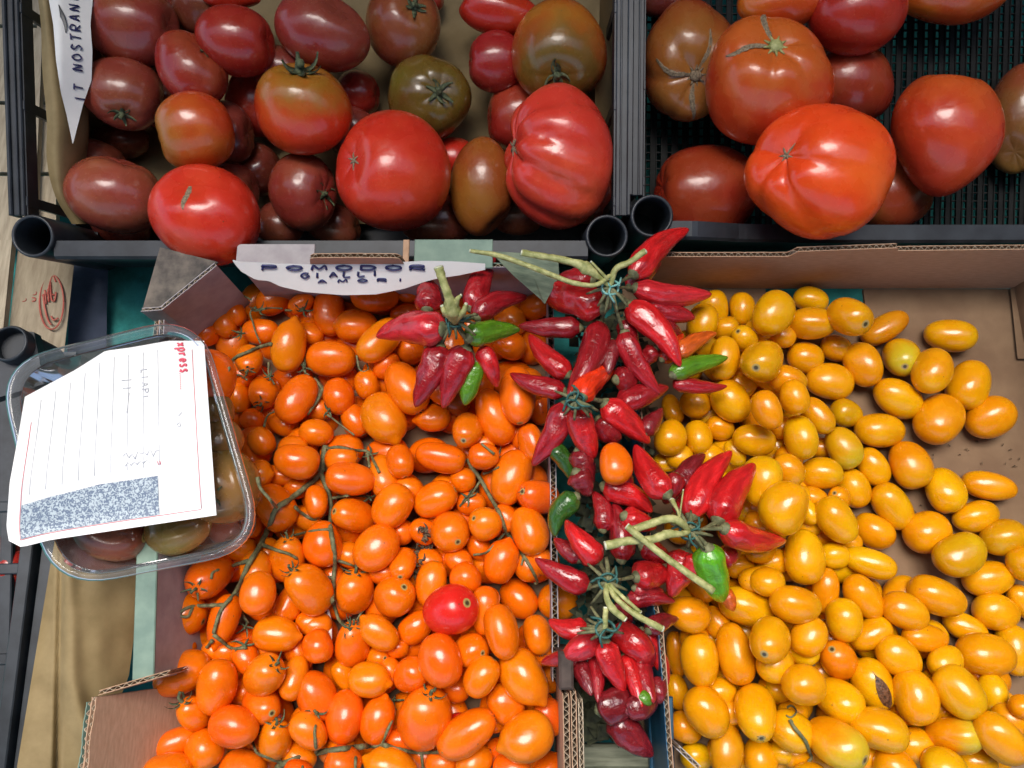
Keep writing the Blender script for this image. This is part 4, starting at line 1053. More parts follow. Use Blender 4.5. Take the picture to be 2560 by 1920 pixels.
# ---------------------------------------------------------------- large tomatoes in the back crates
DK = (0.20, 0.034, 0.025); DR = (0.34, 0.022, 0.016); RD = (0.54, 0.026, 0.013); OL = (0.17, 0.070, 0.018); BR = (0.30, 0.065, 0.016); OR = (0.66, 0.060, 0.010); PK = (0.62, 0.045, 0.028)
GSH = (0.16, 0.12, 0.02)
BIG = [  # px, py, L, W, A(long axis), height factor, colour, feature angle, elevation, flags, shoulder, shoulder colour, level, label
 (300, 352, 145, 85, 0, .9, DK, 180, 10, '', 0, GSH, 0, 'half hidden dark maroon tomato above the low maroon one near the paper edge'),
 (640, 255, 150, 170, 0, .9, DR, 200, 10, '', 0, GSH, 0, 'dark red tomato partly hidden left of the green-shouldered tomato with calyx'),
 (638, 425, 135, 130, 0, .9, DK, -90, 60, '', 0, GSH, 0, 'small dark maroon tomato above the bright red one hanging over the rim'),
 (1090, 550, 180, 130, 0, .9, DK, 90, 10, '', 0, GSH, 0, 'dark maroon tomato in shadow between the big scarred red tomato and front rim'),
 (895, 235, 110, 110, 0, .9, DR, 0, 10, '', 0, GSH, 0, 'small dark red tomato tucked right of the green-shouldered one'),
 (1135, 400, 110, 110, 0, .9, RD, 0, 10, '', 0, GSH, 0, 'small red tomato mostly covered by the big scarred red tomato'),
 (1295, 295, 165, 160, 80, .9, DR, 180, 10, '', 0, GSH, 0, 'dark red tomato left of the folded pink one and below the olive one'),
 (240, 415, 150, 130, 20, .9, DK, 0, 10, '', 0, GSH, 0, 'dark tomato at the bottom of the left crate'), (565, 330, 150, 130, 60, .9, DK, 0, 10, '', 0, GSH, 0, 'dark tomato at the bottom of the left crate'),
 (575, 470, 140, 130, 20, .9, DK, 0, 10, '', 0, GSH, 0, 'dark tomato at the bottom of the left crate'), (705, 180, 140, 130, 20, .9, DK, 0, 10, '', 0, GSH, 0, 'dark tomato at the bottom of the left crate'),
 (400, 40, 150, 130, 20, .9, DK, 0, 10, '', 0, GSH, 0, 'dark tomato at the bottom of the left crate'), (400, 250, 150, 130, 20, .9, DK, 0, 10, '', 0, GSH, 0, 'dark tomato at the bottom of the left crate'),
 (880, 330, 140, 120, 20, .9, DK, 0, 10, '', 0, GSH, 0, 'dark tomato at the bottom of the left crate'), (300, 560, 150, 100, 20, .9, DK, 0, 10, '', 0, GSH, 0, 'dark tomato at the bottom of the left crate'),
 (830, 560, 150, 100, 20, .9, DK, 0, 10, '', 0, GSH, 0, 'dark tomato at the bottom of the left crate'), (1290, 520, 150, 130, 20, .9, DK, 0, 10, '', 0, GSH, 0, 'dark tomato at the bottom of the left crate'),
 (215, 150, 130, 120, 20, .9, DK, 0, 10, '', 0, GSH, 0, 'dark tomato at the bottom of the left crate'), (500, 20, 130, 120, 20, .9, DK, 0, 10, '', 0, GSH, 0, 'dark tomato at the bottom of the left crate'),
 (580, -12, 150, 60, 0, .9, RD, 0, 10, '', 0, GSH, 0, 'bright red tomato cut by the photo edge above the oval dark red one'),
 (700, 560, 120, 110, 0, .9, DK, 0, 10, '', 0, GSH, 0, 'dark tomato in shadow right of the red one hanging over the rim'),
 (1500, 470, 90, 200, 0, .9, DR, 0, 10, '', 0, GSH, 0, 'dark red tomato squeezed between the folded pink one and crate wall'),
 (1080, 0, 60, 60, 0, .9, DR, 0, 10, '', 0, GSH, 0, 'tiny dark tomato at the photo top edge right of the brown one'),
 (327, 62, 232, 178, 8, .9, (0.28, .042, .030), 0, 10, '', 0, GSH, 1, 'large maroon tomato with pale crease nearest the white card'),
 (313, 236, 185, 165, 0, .9, (0.25, .045, .030), 82, 35, 'k', 0, GSH, 1, 'maroon tomato with small green calyx at its lower side, right of the card tip'),
 (590, 102, 190, 160, 10, .9, (0.34, .020, .015), 0, 10, '', 0, GSH, 1, 'oval dark red tomato below the cut off one at the top'),
 (805, 80, 228, 172, 22, .9, (0.30, .034, .028), -40, 40, '', 0.5, (.20, .07, .04), 1, 'maroon tomato with rough brown patch left of the brown calyxed one'),
 (1008, 60, 184, 190, 0, .9, (0.26, .055, .025), -20, 62, 'k', 0.3, (.30, .10, .03), 1, 'brown tomato with grey green calyx facing up at the top of the crate'),
 (1075, 244, 196, 200, 0, .9, OL, 20, 70, 'k', 0.6, (.13, .10, .012), 1, 'dark olive tomato with sunken black calyx in the middle of the crate'),
 (1245, 28, 200, 105, 12, .9, RD, 200, 10, '', 0, GSH, 1, 'red tomato with grey scar line cut by the top edge'),
 (1238, 156, 140, 138, 0, .9, (0.34, .018, .018), 180, 10, '', 0, GSH, 1, 'plain red tomato left of the large olive brown one'),
 (480, 175, 200, 150, 48, .9, (0.32, .022, .018), -40, 30, 'k', 0.2, GSH, 1, 'red to maroon tomato with curled dry calyx on its right side'),
 (757, 480, 160, 188, 0, .9, (0.26, .034, .026), 10, 30, 'k', 0, GSH, 1, 'wrinkled maroon tomato with calyx touching the big scarred red tomato'),
 (1205, 468, 152, 234, 0, .95, BR, 60, 10, '', 0.3, (.22, .07, .015), 1, 'tall brownish orange tomato left of the folded pink one'),
 (288, 487, 235, 190, 12, .9, (0.30, .055, .038), -70, 15, '', 0, GSH, 2, 'big glossy maroon tomato in the front left corner of the crate'),
 (487, 330, 188, 196, 60, .95, (0.50, .055, .014), 165, 20, 'g', 0.7, (.28, .14, .02), 2, 'egg shaped tomato half olive and half orange red'),
 (1395, 130, 228, 240, 0, .9, (0.42, .075, .016), 95, 42, 'k', 0.85, (.11, .085, .015), 2, 'large glossy olive brown tomato with dark calyx right of the plain red one'),
 (755, 272, 236, 218, 0, .95, (0.58, .040, .012), -82, 40, 'kG', 0.85, (.27, .15, .016), 3, 'red tomato with green shoulders and curly green calyx'),
 (985, 434, 280, 288, 0, .9, (0.56, .030, .015), 190, 45, 'S', 0, GSH, 3, 'big bright red tomato with grey star scar on its left side'),
 (1393, 396, 276, 345, -8, .9, PK, 188, 16, 'RS', 0, GSH, 3, 'large folded pink red tomato bulging in thick ribs'),
 (513, 540, 268, 242, 5, .9, (0.60, .032, .016), -92, 55, 'C', 0, GSH, 4, 'bright red tomato with grey zip scar hanging over the front rim'),
 # right crate
 (1670, 0, 150, 90, 0, .9, DK, 0, 10, '', 0, GSH, 0, 'dark tomato in the top left corner of the right crate'),
 (1762, 480, 255, 222, 0, .9, (0.30, .025, .012), 185, 10, '', 0, GSH, 0, 'dark red pointed tomato in the front left corner of the right crate'),
 (2235, 485, 215, 190, 22, .9, (0.30, .045, .016), 200, 5, 'p', 0, GSH, 0, 'small brown red tomato with pointed tip right of the brightest one'),
 (1725, 160, 235, 285, 0, .9, (0.36, .060, .020), 95, 62, 'XL', 0.55, (.32, .16, .03), 0, 'brownish tomato with dark radial cracks against the crate side wall'),
 (2548, 300, 150, 260, 0, .9, (0.32, .07, .03), 120, 30, '', 0.5, (.20, .13, .03), 0, 'brown and olive tomato cut by the right photo edge'),
 (2130, 216, 235, 200, 28, .9, (0.32, .032, .018), 215, 5, 'p', 0.0, GSH, 1, 'heart shaped dull red tomato behind the one with brown cracks'),
 (2360, 345, 240, 325, 0, .9, (0.54, .040, .014), -85, 10, 'p', 0.35, (.62, .16, .02), 1, 'tall smooth red tomato tapering downward at the right'),
 (2142, 28, 225, 205, 0, .9, (0.42, .025, .014), -60, 50, 'S', 0, GSH, 1, 'red tomato with small scar at the top, centre of the right crate'),
 (2385, -22, 275, 150, 0, .9, (0.58, .07, .014), -60, 10, '', 0, GSH, 1, 'orange red tomato cut by the photo top edge at right'),
 (1950, 5, 210, 130, 0, .9, (0.58, .07, .012), -60, 10, 'L', 0, GSH, 1, 'lobed orange red tomato cut by the top edge above the cracked one'),
 (1910, 203, 300, 312, -60, .88, (0.56, .035, .012), -95, 66, 'XLK', 0.6, (.50, .15, .02), 2, 'large red tomato with two long brown cracks meeting at the stem'),
 (2042, 430, 352, 318, -10, .88, (0.74, .060, .010), 195, 40, 'LS', 0, GSH, 3, 'brightest orange red lobed tomato with a deep fold, front of the right crate'),
]
def big(px, py, L, Wd, A, hf, col, fa, fe, flags, shd, shc, lev, label):
    fr = FC
    seed = int(px * 3 + py * 17) % 9973; r = random.Random(seed)
    er, fr_ = math.radians(fe), math.radians(fa); ar = math.radians(A)
    d = np.array([math.cos(er) * math.cos(fr_), -math.cos(er) * math.sin(fr_), math.sin(er)])
    zcap = {0: 0.045, 1: 0.065, 2: 0.092, 3: 0.112, 4: 0.125}[lev]
    z = 0.05
    for _ in range(5):
        s_ = fr.scale(px, py, z); a = L / 2 * s_; b = Wd / 2 * s_; h = min(a, b) * hf
        c = fr.at(px, py, z)
        cx, sx = math.cos(ar), -math.sin(ar)
        parts = [(0, 0, 0, h)]
        for k in range(8):
            t = 2 * math.pi * k / 8; ex, ey = (a - h * 0.85) * math.cos(t), (b - h * 0.85) * math.sin(t)
            parts.append((ex * cx - ey * sx, ex * sx + ey * cx, 0, h * 0.85))
        z2 = max(min(drop(fr, c[0], c[1], parts, 0.9, -0.034), zcap), {0: -.034 + h, 1: 0.02, 2: 0.045, 3: 0.07, 4: 0.10}[lev])
        z = z2
    s_ = fr.scale(px, py, z); a = L / 2 * s_; b = Wd / 2 * s_; h = min(a, b) * hf; c = fr.at(px, py, z)
    for dx, dy, dz, rr in parts: SPH[id(fr)].append((c[0] + dx, c[1] + dy, z + dz, rr))
    fz = Fruit('big', flags, seed)
    R = rot_to(d, r.uniform(0, 6.28))
    Q = np.array([[cx, sx, 0], [-sx, cx, 0], [0, 0, 1.0]])   # rows: long axis, cross axis, up
    T = lambda P: ((P @ R.T) @ Q.T * [a, b, h]) @ Q
    me = fruit_mesh('large_tomato', fz, T, 44, 56)
    o = link('large_tomato', me, M_SKIN, None, col, fr.M @ Matrix.Translation(tuple(c)))
    tag(o, label, 'tomato', 'buried dark tomatoes' if label.startswith('dark tomato at the bottom') else 'large tomatoes in the black crates')
    o['shoulder'] = float(shd); o['shoulder_colour'] = tuple(shc); o['scar'] = 0.0; o['patch'] = r.uniform(0.3, 0.8)
    sz = min(a, b)
    pole = T(fz.loc(0.0, 0.0)[None, :] * [1, 0, 0])[0]
    # surface normal at pole
    p1 = T(fz.loc(0.25, 0.0)[None, :])[0]; p2 = T(fz.loc(0.25, 2.09)[None, :])[0]; p3 = T(fz.loc(0.25, 4.19)[None, :])[0]
    nn = np.cross(p2 - p1, p3 - p1); nn /= np.linalg.norm(nn)
    if nn @ d < 0: nn = -nn
    Rn = rot_to(nn, r.uniform(0, 6))
    def Mat(off): return Matrix(tuple((Rn[i, 0], Rn[i, 1], Rn[i, 2], pole[i] + off * nn[i]) for i in range(3)) + ((0, 0, 0, 1),))
    if 'k' in flags:
        calyx_mesh(sz * (0.62 if 'G' in flags else 0.40), seed, 0.35, 0.17, 1.0 if 'G' in flags else 0.7, 6, 0.14).obj('calyx', M_CALYX, o, True, Mat(sz * 0.01))
    def ribbon(uvs, w, mat, name, lift=0.010):
        V = []; Fc = []; n = len(uvs)
        for i, (u, v) in enumerate(uvs):
            u2, v2 = uvs[min(i + 1, n - 1)]; u0, v0 = uvs[max(i - 1, 0)]
            P0 = T((fz.loc(u, v))[None, :])[0]
            tg = T(fz.loc(u2, v2)[None, :])[0] - T(fz.loc(u0, v0)[None, :])[0]; tg /= np.linalg.norm(tg) + 1e-9
            nr = P0 / np.array([a, b, h]).mean() ** 1; nr = P0 / np.linalg.norm(P0)
            sd = np.cross(nr, tg); sd /= np.linalg.norm(sd)
            t = i / (n - 1); ww = w * (math.sin(math.pi * (0.12 + 0.86 * t)) ** 0.7) * r.uniform(0.75, 1.2)
            for q, hh in ((-1, -0.0003), (-0.5, lift * sz), (0, lift * sz * 0.2), (0.5, lift * sz), (1, -0.0003)):
                V.append(P0 + sd * q * ww + nr * (hh))
        for i in range(n - 1):
            for q in range(4): k = i * 5 + q; Fc.append((k, k + 1, k + 6, k + 5))
        link(name, mesh(name, V, Fc), mat, o)
    def facing(u, off=0.0, target=None):
        vs = np.linspace(0, 2 * math.pi, 121); pts = T(fz.loc(np.full(121, u), vs)) - pole
        tg = np.array([math.cos(math.radians(target)), -math.sin(math.radians(target)), 0])
        return vs[(pts @ tg).argmax()]
    if 'X' in flags:
        tg = (-88, 168) if 'K' in flags else (-60, 92, 182)
        for t_ in tg:
            v0 = facing(0.6, 0, t_)
            ribbon([(u, v0 + 0.12 * math.sin(u * 5 + t_)) for u in np.linspace(0.10, 0.86, 22)], sz * 0.055, M_CORK, 'crack', 0.022)
        m = MB(); V, Fc, _ = tube([(-0.1 * sz, 0, 0), (0.05 * sz, 0, 0), (0.09 * sz, 0, 0)], [sz * .12, sz * .11, sz * .05], 12, 3, 0.12); m.add(V, Fc)
        for k in range(9):
            aa = k * 0.7; V, Fc, _ = tube([(0.02 * sz, 0.1 * sz * math.cos(aa), 0.1 * sz * math.sin(aa)), (0.03 * sz, 0.20 * sz * math.cos(aa), 0.20 * sz * math.sin(aa))], [sz * .03, sz * .008], 5, 2); m.add(V, Fc)
        m.obj('stem_core', M_STALK if 'K' in flags else M_CORK, o, True, Mat(0.0))
    if 'S' in flags:
        m = MB()
        for k in range(6):
            aa = k * 1.05 + r.uniform(-.2, .2); L_ = sz * r.uniform(0.10, 0.24)
            V, Fc, _ = tube([(0.004 * sz, 0, 0), (0.012 * sz, L_ * .5 * math.cos(aa), L_ * .5 * math.sin(aa)), (0.0, L_ * math.cos(aa), L_ * math.sin(aa))], [sz * .022, sz * .018, sz * .005], 5, 3); m.add(V, Fc)
        m.obj('star_scar', M_CORK, o, True, Mat(0.0))
    if 'C' in flags:
        v0 = facing(0.5, 0, 90)
        ribbon([(u, v0 + 0.06 * math.sin(u * 9)) for u in np.linspace(0.02, 0.62, 18)], sz * 0.075, M_CORK, 'zip_scar', 0.012)
    return o
for e in sorted(BIG, key=lambda q: q[12]):
    e = list(e); k = 1.05 if e[12] < 2 else 1.02; e[2] *= k; e[3] *= k; big(*e)

# ---------------------------------------------------------------- signs on paper
STROKES = {  # 0..1 wide, 0..1 high (1 = top)
 'P': [[(0, 0), (.03, .5), (0, 1)], [(0, 1), (.6, 1), (.75, .75), (.55, .5), (.05, .5)]],
 'O': [[(.4, 1), (.05, .7), (.05, .3), (.4, 0), (.75, .3), (.75, .7), (.4, 1)]],
 'M': [[(0, 0), (.1, 1), (.4, .3), (.7, 1), (.8, 0)]],
 'D': [[(0, 0), (0, 1)], [(0, 1), (.5, .95), (.75, .5), (.5, .05), (0, 0)]],
 'R': [[(0, 0), (0, 1), (.55, 1), (.7, .75), (.5, .5), (.05, .5), (.75, 0)]],
 'G': [[(.75, .85), (.4, 1), (.05, .6), (.1, .2), (.45, 0), (.75, .2), (.75, .45), (.45, .45)]],
 'I': [[(.2, 0), (.2, 1)]],
 'A': [[(0, 0), (.35, 1), (.75, 0)], [(.15, .38), (.6, .38)]],
 'L': [[(0, 1), (0, 0), (.6, 0)]],
 'N': [[(0, 0), (.05, 1), (.65, 0), (.7, 1)]],
 'S': [[(.7, .9), (.35, 1), (.1, .75), (.4, .5), (.7, .25), (.4, 0), (.05, .12)]],
 'T': [[(0, 1), (.8, 1)], [(.4, 1), (.38, 0)]],
 'x': [[(0, .6), (.6, 0)], [(.6, .6), (0, 0)]],
 'p': [[(0, .6), (0, -.35)], [(0, .5), (.35, .62), (.6, .35), (.35, .02), (0, .1)]],
 'r': [[(0, .6), (0, 0)], [(0, .4), (.25, .6), (.5, .55)]],
 'e': [[(.05, .32), (.6, .36), (.5, .6), (.2, .6), (.02, .3), (.2, .02), (.58, .1)]],
 's': [[(.55, .55), (.3, .63), (.1, .48), (.35, .32), (.55, .15), (.3, 0), (.05, .08)]],
}
def write(text, pos, adv, upv, r, mat, parent, surf, name='lettering', gap=1.0, jit=0.06, sub=4):
    """text on a surface given in photo pixels: pos start, adv vector per letter, upv letter height vector; surf(px,py)->3D"""
    V = []; Fc = []; rr = random.Random(len(text) * 31 + int(pos[0]))
    for i, ch in enumerate(text):
        if ch == ' ': continue
        o = (pos[0] + adv[0] * i, pos[1] + adv[1] * i)
        k = 0.95 * gap
        for st in STROKES[ch]:
            pts = [surf(o[0] + adv[0] * k * x + upv[0] * (y + rr.uniform(-jit, jit)), o[1] + adv[1] * k * x + upv[1] * (y + rr.uniform(-jit, jit))) for x, y in st]
            v, f, _ = tube(pts, [r * 1.1, r, r * 0.9], 6, sub, flat=0.5); b = len(V); V += v; Fc += [tuple(j + b for j in q) for q in f]
    return link(name, mesh(name, V, Fc), mat, parent)

# white card with the orange tomatoes' name, standing against the rear wall
def sg_top(x): return float(np.interp(x, [580, 600, 700, 800, 900, 1000, 1060, 1130, 1215], [649, 654, 659, 661, 660, 655, 652, 653, 659]))
def sg_bot(x): return float(np.interp(x, [580, 600, 640, 672, 700, 760, 860, 940, 1010, 1060, 1090, 1150, 1215], [650, 677, 700, 702, 716, 730, 738, 736, 722, 705, 697, 688, 674]))
def sg(px, py, off=0.0):
    t = (py - 650) / 90.0
    return W(px, py, 0.128 - 0.030 * t + off)
V = []; Fc = []; NI, NJ = 60, 10
for i in range(NI + 1):
    px = 582 + (1213 - 582) * i / NI; a, b = sg_top(px), sg_bot(px)
    for j in range(NJ + 1): V.append(sg(px, a + (b - a) * j / NJ))
for i in range(NI):
    for j in range(NJ): a = i * (NJ + 1) + j; Fc.append((a, a + 1, a + NJ + 2, a + NJ + 1))
sgn = tag(link('paper_sign', mesh('paper_sign', V, Fc), M_PAPER), 'torn white paper sign with blue handwriting POMODOR GIALLI behind the orange tomatoes', 'sign')
srf = lambda x, y: sg(x, y, 0.0005)
write('POMODOR', (655, 675), (62, 0), (0, -11), 0.0013, M_INK, sgn, srf, gap=.8)
write('GIALLI', (752, 695), (36, -1), (0, -12), 0.0011, M_INK, sgn, srf, gap=.75)
write('AMORI', (795, 707), (50, -1), (0, -7), 0.0009, M_INK, sgn, srf, gap=.6)

# white card in the left back crate
def cd_h(px, py):
    return 0.094 - 0.0003 * max(0, px - 150) * 0.8 + 0.006 * math.sin(py / 70.0)
left = [(113, -60), (122, 0), (133, 60), (140, 150), (152, 230), (167, 290), (181, 357)]
right = [(235, -60), (232, 0), (226, 60), (231, 130), (229, 200), (208, 260), (183, 358)]
V = []; Fc = []; n = 40; k = 12
for i in range(n + 1):
    t = i / n; y = -60 + 418 * t
    xa = np.interp(y, [p[1] for p in left], [p[0] for p in left]); xb = np.interp(y, [p[1] for p in right], [p[0] for p in right])
    for j in range(k + 1):
        x = xa + (xb - xa) * j / k; V.append(FC.at(x, y, cd_h(x, y)))
for i in range(n):
    for j in range(k): a = i * (k + 1) + j; Fc.append((a, a + k + 1, a + k + 2, a + 1))
cdo = link('paper_sign', mesh('paper_sign', V, Fc), M_PAPER); cdo.matrix_basis = FC.M.copy()
tag(cdo, 'white pointed card lettered IT NOSTRANI standing inside the left black crate', 'sign')
write('IT NOSTRANI', (211, 252), (-1.5, -25), (-24, -4), 0.0008, M_INK, cdo, lambda x, y: FC.at(x, y, cd_h(x, y) + 0.0008), gap=.75)
# dark slot cut in the card
V, Fc, _ = tube([FC.at(x, y, cd_h(x, y) + 0.0006) for x, y in ((147, 12), (156, 40), (163, 62), (165, 82))], [0.0004, 0.0022, 0.0018, 0.0004], 8, 4, flat=0.12)
link('slot', mesh('slot', V, Fc), M_BLACK, cdo)

# ---------------------------------------------------------------- clear punnet with dark tomatoes and a note on top
ZP = 0.165
for (px, py, L, Wd, A, fl_, lab) in [
    (275, 1335, 180, 130, 5, 'M', 'maroon tomato under the clear punnet, below the note at the left'),
    (445, 1320, 165, 120, -12, 'q', 'olive tomato in the clear punnet just below the note corner'),
    (560, 1215, 150, 180, 80, 'qke', 'brown green tomato with shiny calyx inside the punnet, right of the note'),
    (545, 1105, 120, 120, 30, 'q', 'wrinkled dark green tomato inside the punnet, above the calyxed one'),
    (535, 1030, 110, 100, 60, 'q', 'small dark tomato inside the punnet at the note right edge'),
    (515, 950, 95, 150, 85, 'r', 'orange red tomato seen through the upper right of the punnet'),
    (330, 1150, 170, 150, 0, 'M', 'dark tomato hidden under the note in the punnet')]:
    o, *_ = small(F0, 'b', px, py, L, Wd, A, 2, fl_, zmax=0.130, nm='dark_tomato', floor=0.10)
    if lab.startswith('dark tomato hidden'): bpy.data.objects.remove(o); continue
    tag(o, lab, 'tomato')
    if 'r' in fl_: pass
def rrect(C, rad, n=10):
    out = []
    for i in range(4):
        p = np.array(C[i]); a = np.array(C[i - 1]); b = np.array(C[(i + 1) % 4])
        da = (a - p) / np.linalg.norm(a - p); db = (b - p) / np.linalg.norm(b - p)
        P0 = p + da * rad; P2 = p + db * rad
        for t in np.linspace(0, 1, n): out.append((1 - t) ** 2 * P0 + 2 * t * (1 - t) * p + t * t * P2)
    return out
C4 = [W(-12, 908, ZP), W(498, 782, ZP), W(668, 1372, ZP), W(128, 1478, ZP)]
C4 = [np.array([c[0], c[1]]) for c in C4]; cen = sum(C4) / 4
base = rrect(C4, 0.050)
base = [np.array(b) for b in base]
# densify
dn = []
for i in range(len(base)):
    a, b = base[i], base[(i + 1) % len(base)]; m_ = max(1, int(np.linalg.norm(b - a) / 0.006))
    for q in range(m_): dn.append(a + (b - a) * q / m_)
def offs(P, d):
    n = len(P); out = []
    for i in range(n):
        t = P[(i + 1) % n] - P[i - 1]; t /= np.linalg.norm(t) + 1e-9; nr = np.array([t[1], -t[0]])
        if nr @ (P[i] - cen) < 0: nr = -nr
        out.append(P[i] + nr * d)
    return out
prof = [(0.0, ZP - 0.004), (0.0002, ZP), (-0.0025, ZP + 0.0012), (-0.0060, ZP + 0.0008), (-0.0066, ZP - 0.002), (-0.0082, ZP - 0.003), (-0.0090, ZP - 0.008), (-0.0140, ZP - 0.050), (-0.020, ZP - 0.058), (-0.030, ZP - 0.060)]
V = []; Fc = []; n = len(dn)
rings = [offs(dn, d) for d, z in prof]
for (d, z), rg in zip(prof, rings): V += [(p[0], p[1], z) for p in rg]
for r_ in range(len(prof) - 1):
    for i in range(n):
        j = (i + 1) % n; Fc.append((r_ * n + i, r_ * n + j, r_ * n + n + j, r_ * n + n + i))
Fc.append(tuple((len(prof) - 1) * n + i for i in range(n)))
me = mesh('clear_punnet', V, Fc)
pn = tag(link('clear_punnet', me, M_CLEAR), 'clear plastic punnet with rounded rim resting on the carton edge under the note', 'punnet')
# faint embossed lines in the corner of the tray floor
# the note: curved sheet lying in/over the punnet
NP = {'tl': (62, 992), 'tr': (510, 850), 'br': (541, 1290), 'bl': (20, 1366)}
def note_uv(u, v):      # u left->right, v top->bottom in photo px
    topx = NP['tl'][0] + (NP['tr'][0] - NP['tl'][0]) * u
    topy = np.interp(u, [0, .10, .28, .45, .6, .8, 1], [992, 968, 925, 877, 868, 852, 852])
    botx = NP['bl'][0] + (NP['br'][0] - NP['bl'][0]) * u
    boty = np.interp(u, [0, .06, .2, 1], [1352, 1368, 1350, 1288])
    lx = np.interp(v, [0, .25, .6, .9, 1], [62, 47, 24, 16, 22]) ; sx = NP['tl'][0] + (NP['bl'][0] - NP['tl'][0]) * v
    x = topx * (1 - v) + botx * v + (lx - sx) * (1 - u)
    y = topy * (1 - v) + boty * v
    z = 0.176 + 0.012 * math.sin(math.pi * min(1, v * 1.1)) * (1 - 0.3 * u) - 0.012 * (1 - v) ** 3 + 0.006 * (1 - u) ** 3
    return x, y, z
V = []; Fc = []; NI = NJ = 36
for i in range(NI + 1):
    for j in range(NJ + 1):
        x, y, z = note_uv(i / NI, j / NJ); V.append(W(x, y, z))
for i in range(NI):
    for j in range(NJ): a = i * (NJ + 1) + j; Fc.append((a, a + 1, a + NJ + 2, a + NJ + 1))
b0 = len(V)
nt_ = tag(link('paper_note', mesh('paper_note', V, Fc), M_NOTE), 'bright white ruled note with red xpress lettering and dotted block on the punnet', 'note')
def nsurf(u, v, off=0.0006):
    x, y, z = note_uv(u, v); return W(x, y, z + off)
def nline(uvs, r, mat, name):
    V, Fc, _ = tube([nsurf(*q) for q in uvs], [r], 5, 3, flat=0.5); return V, Fc
def nlines(L, r, mat, name):
    V = []; Fc = []
    for l in L:
        v, f = nline(l, r, mat, name); b = len(V); V += v; Fc += [tuple(j + b for j in q) for q in f]
    return link(name, mesh(name, V, Fc), mat, nt_)
vr = np.linspace(0.06, 0.93, 8)
nlines([[(u, v) for v in np.linspace(0.04 + max(0, .5 - u) * .10, 0.68, 8)] for u in (0.10, .18, .26, .34, .42, .50, .58, .66, .74)], 0.00018, M_INKG, 'ruled_lines')
nlines([[(0.93, v) for v in np.linspace(0.05, 0.95, 9)], [(u, 0.955) for u in np.linspace(0.06, 0.93, 9)], [(0.06, v) for v in np.linspace(0.2, 0.955, 8)]], 0.00022, M_INKR, 'red_border')
V = []; Fc = []
for i in range(31):
    for j in range(9):
        V.append(nsurf(0.065 + 0.665 * i / 30, 0.735 + 0.215 * j / 8, 0.0005))
for i in range(30):
    for j in range(8): a = i * 9 + j; Fc.append((a, a + 1, a + 10, a + 9))
link('dotted_block', mesh('dotted_block', V, Fc), M_HALF, nt_)
def nq(px, py):      # invert note map approx (u from x, v from y)
    u, v = 0.8, 0.1
    for _ in range(25):
        x, y, z = note_uv(min(max(u, 0), 1), min(max(v, 0), 1)); u += (px - x) / 480 * .8; v += (py - y) / 420 * .8
    return W(px, py, note_uv(min(max(u, 0), 1), min(max(v, 0), 1))[2] + 0.0008)
write('xpress', (443, 858), (1.6, 13.0), (24, -2), 0.00085, M_INKR, nt_, nq, gap=.95, jit=.02)
write('LIAPI', (352, 925), (1, 16), (15, -2), 0.0004, M_INKG, nt_, nq, gap=.8)
write('II', (305, 948), (1, 20), (22, -2), 0.0004, M_INKG, nt_, nq, gap=.8)
for grp in ([[(0.585, .25), (0.575, .36)]],
            [[(0.56 + .03 * k, .60 + .012 * (k % 3)), (0.575 + .03 * k, .585 + .01 * (k % 2)), (0.59 + .03 * k, .60 + .012 * ((k + 1) % 3))] for k in range(6)],
            [[(0.57 + .03 * k, .655), (0.585 + .03 * k, .64), (0.60 + .03 * k, .655)] for k in range(4)],
            [[(0.83, .47), (0.845, .455), (0.85, .475), (0.835, .478)]], [[(0.84, .42), (0.86, .40)]]):
    nlines(grp, 0.00035, M_INKG, 'handwriting')
nlines([[(0.855, .17 + .012 * k), (0.862, .175 + .012 * k)] for k in range(9)] + [[(0.73, .655), (0.735, .675)], [(0.742, .655), (0.745, .675)]], 0.0003, M_INKR, 'small_red_print')

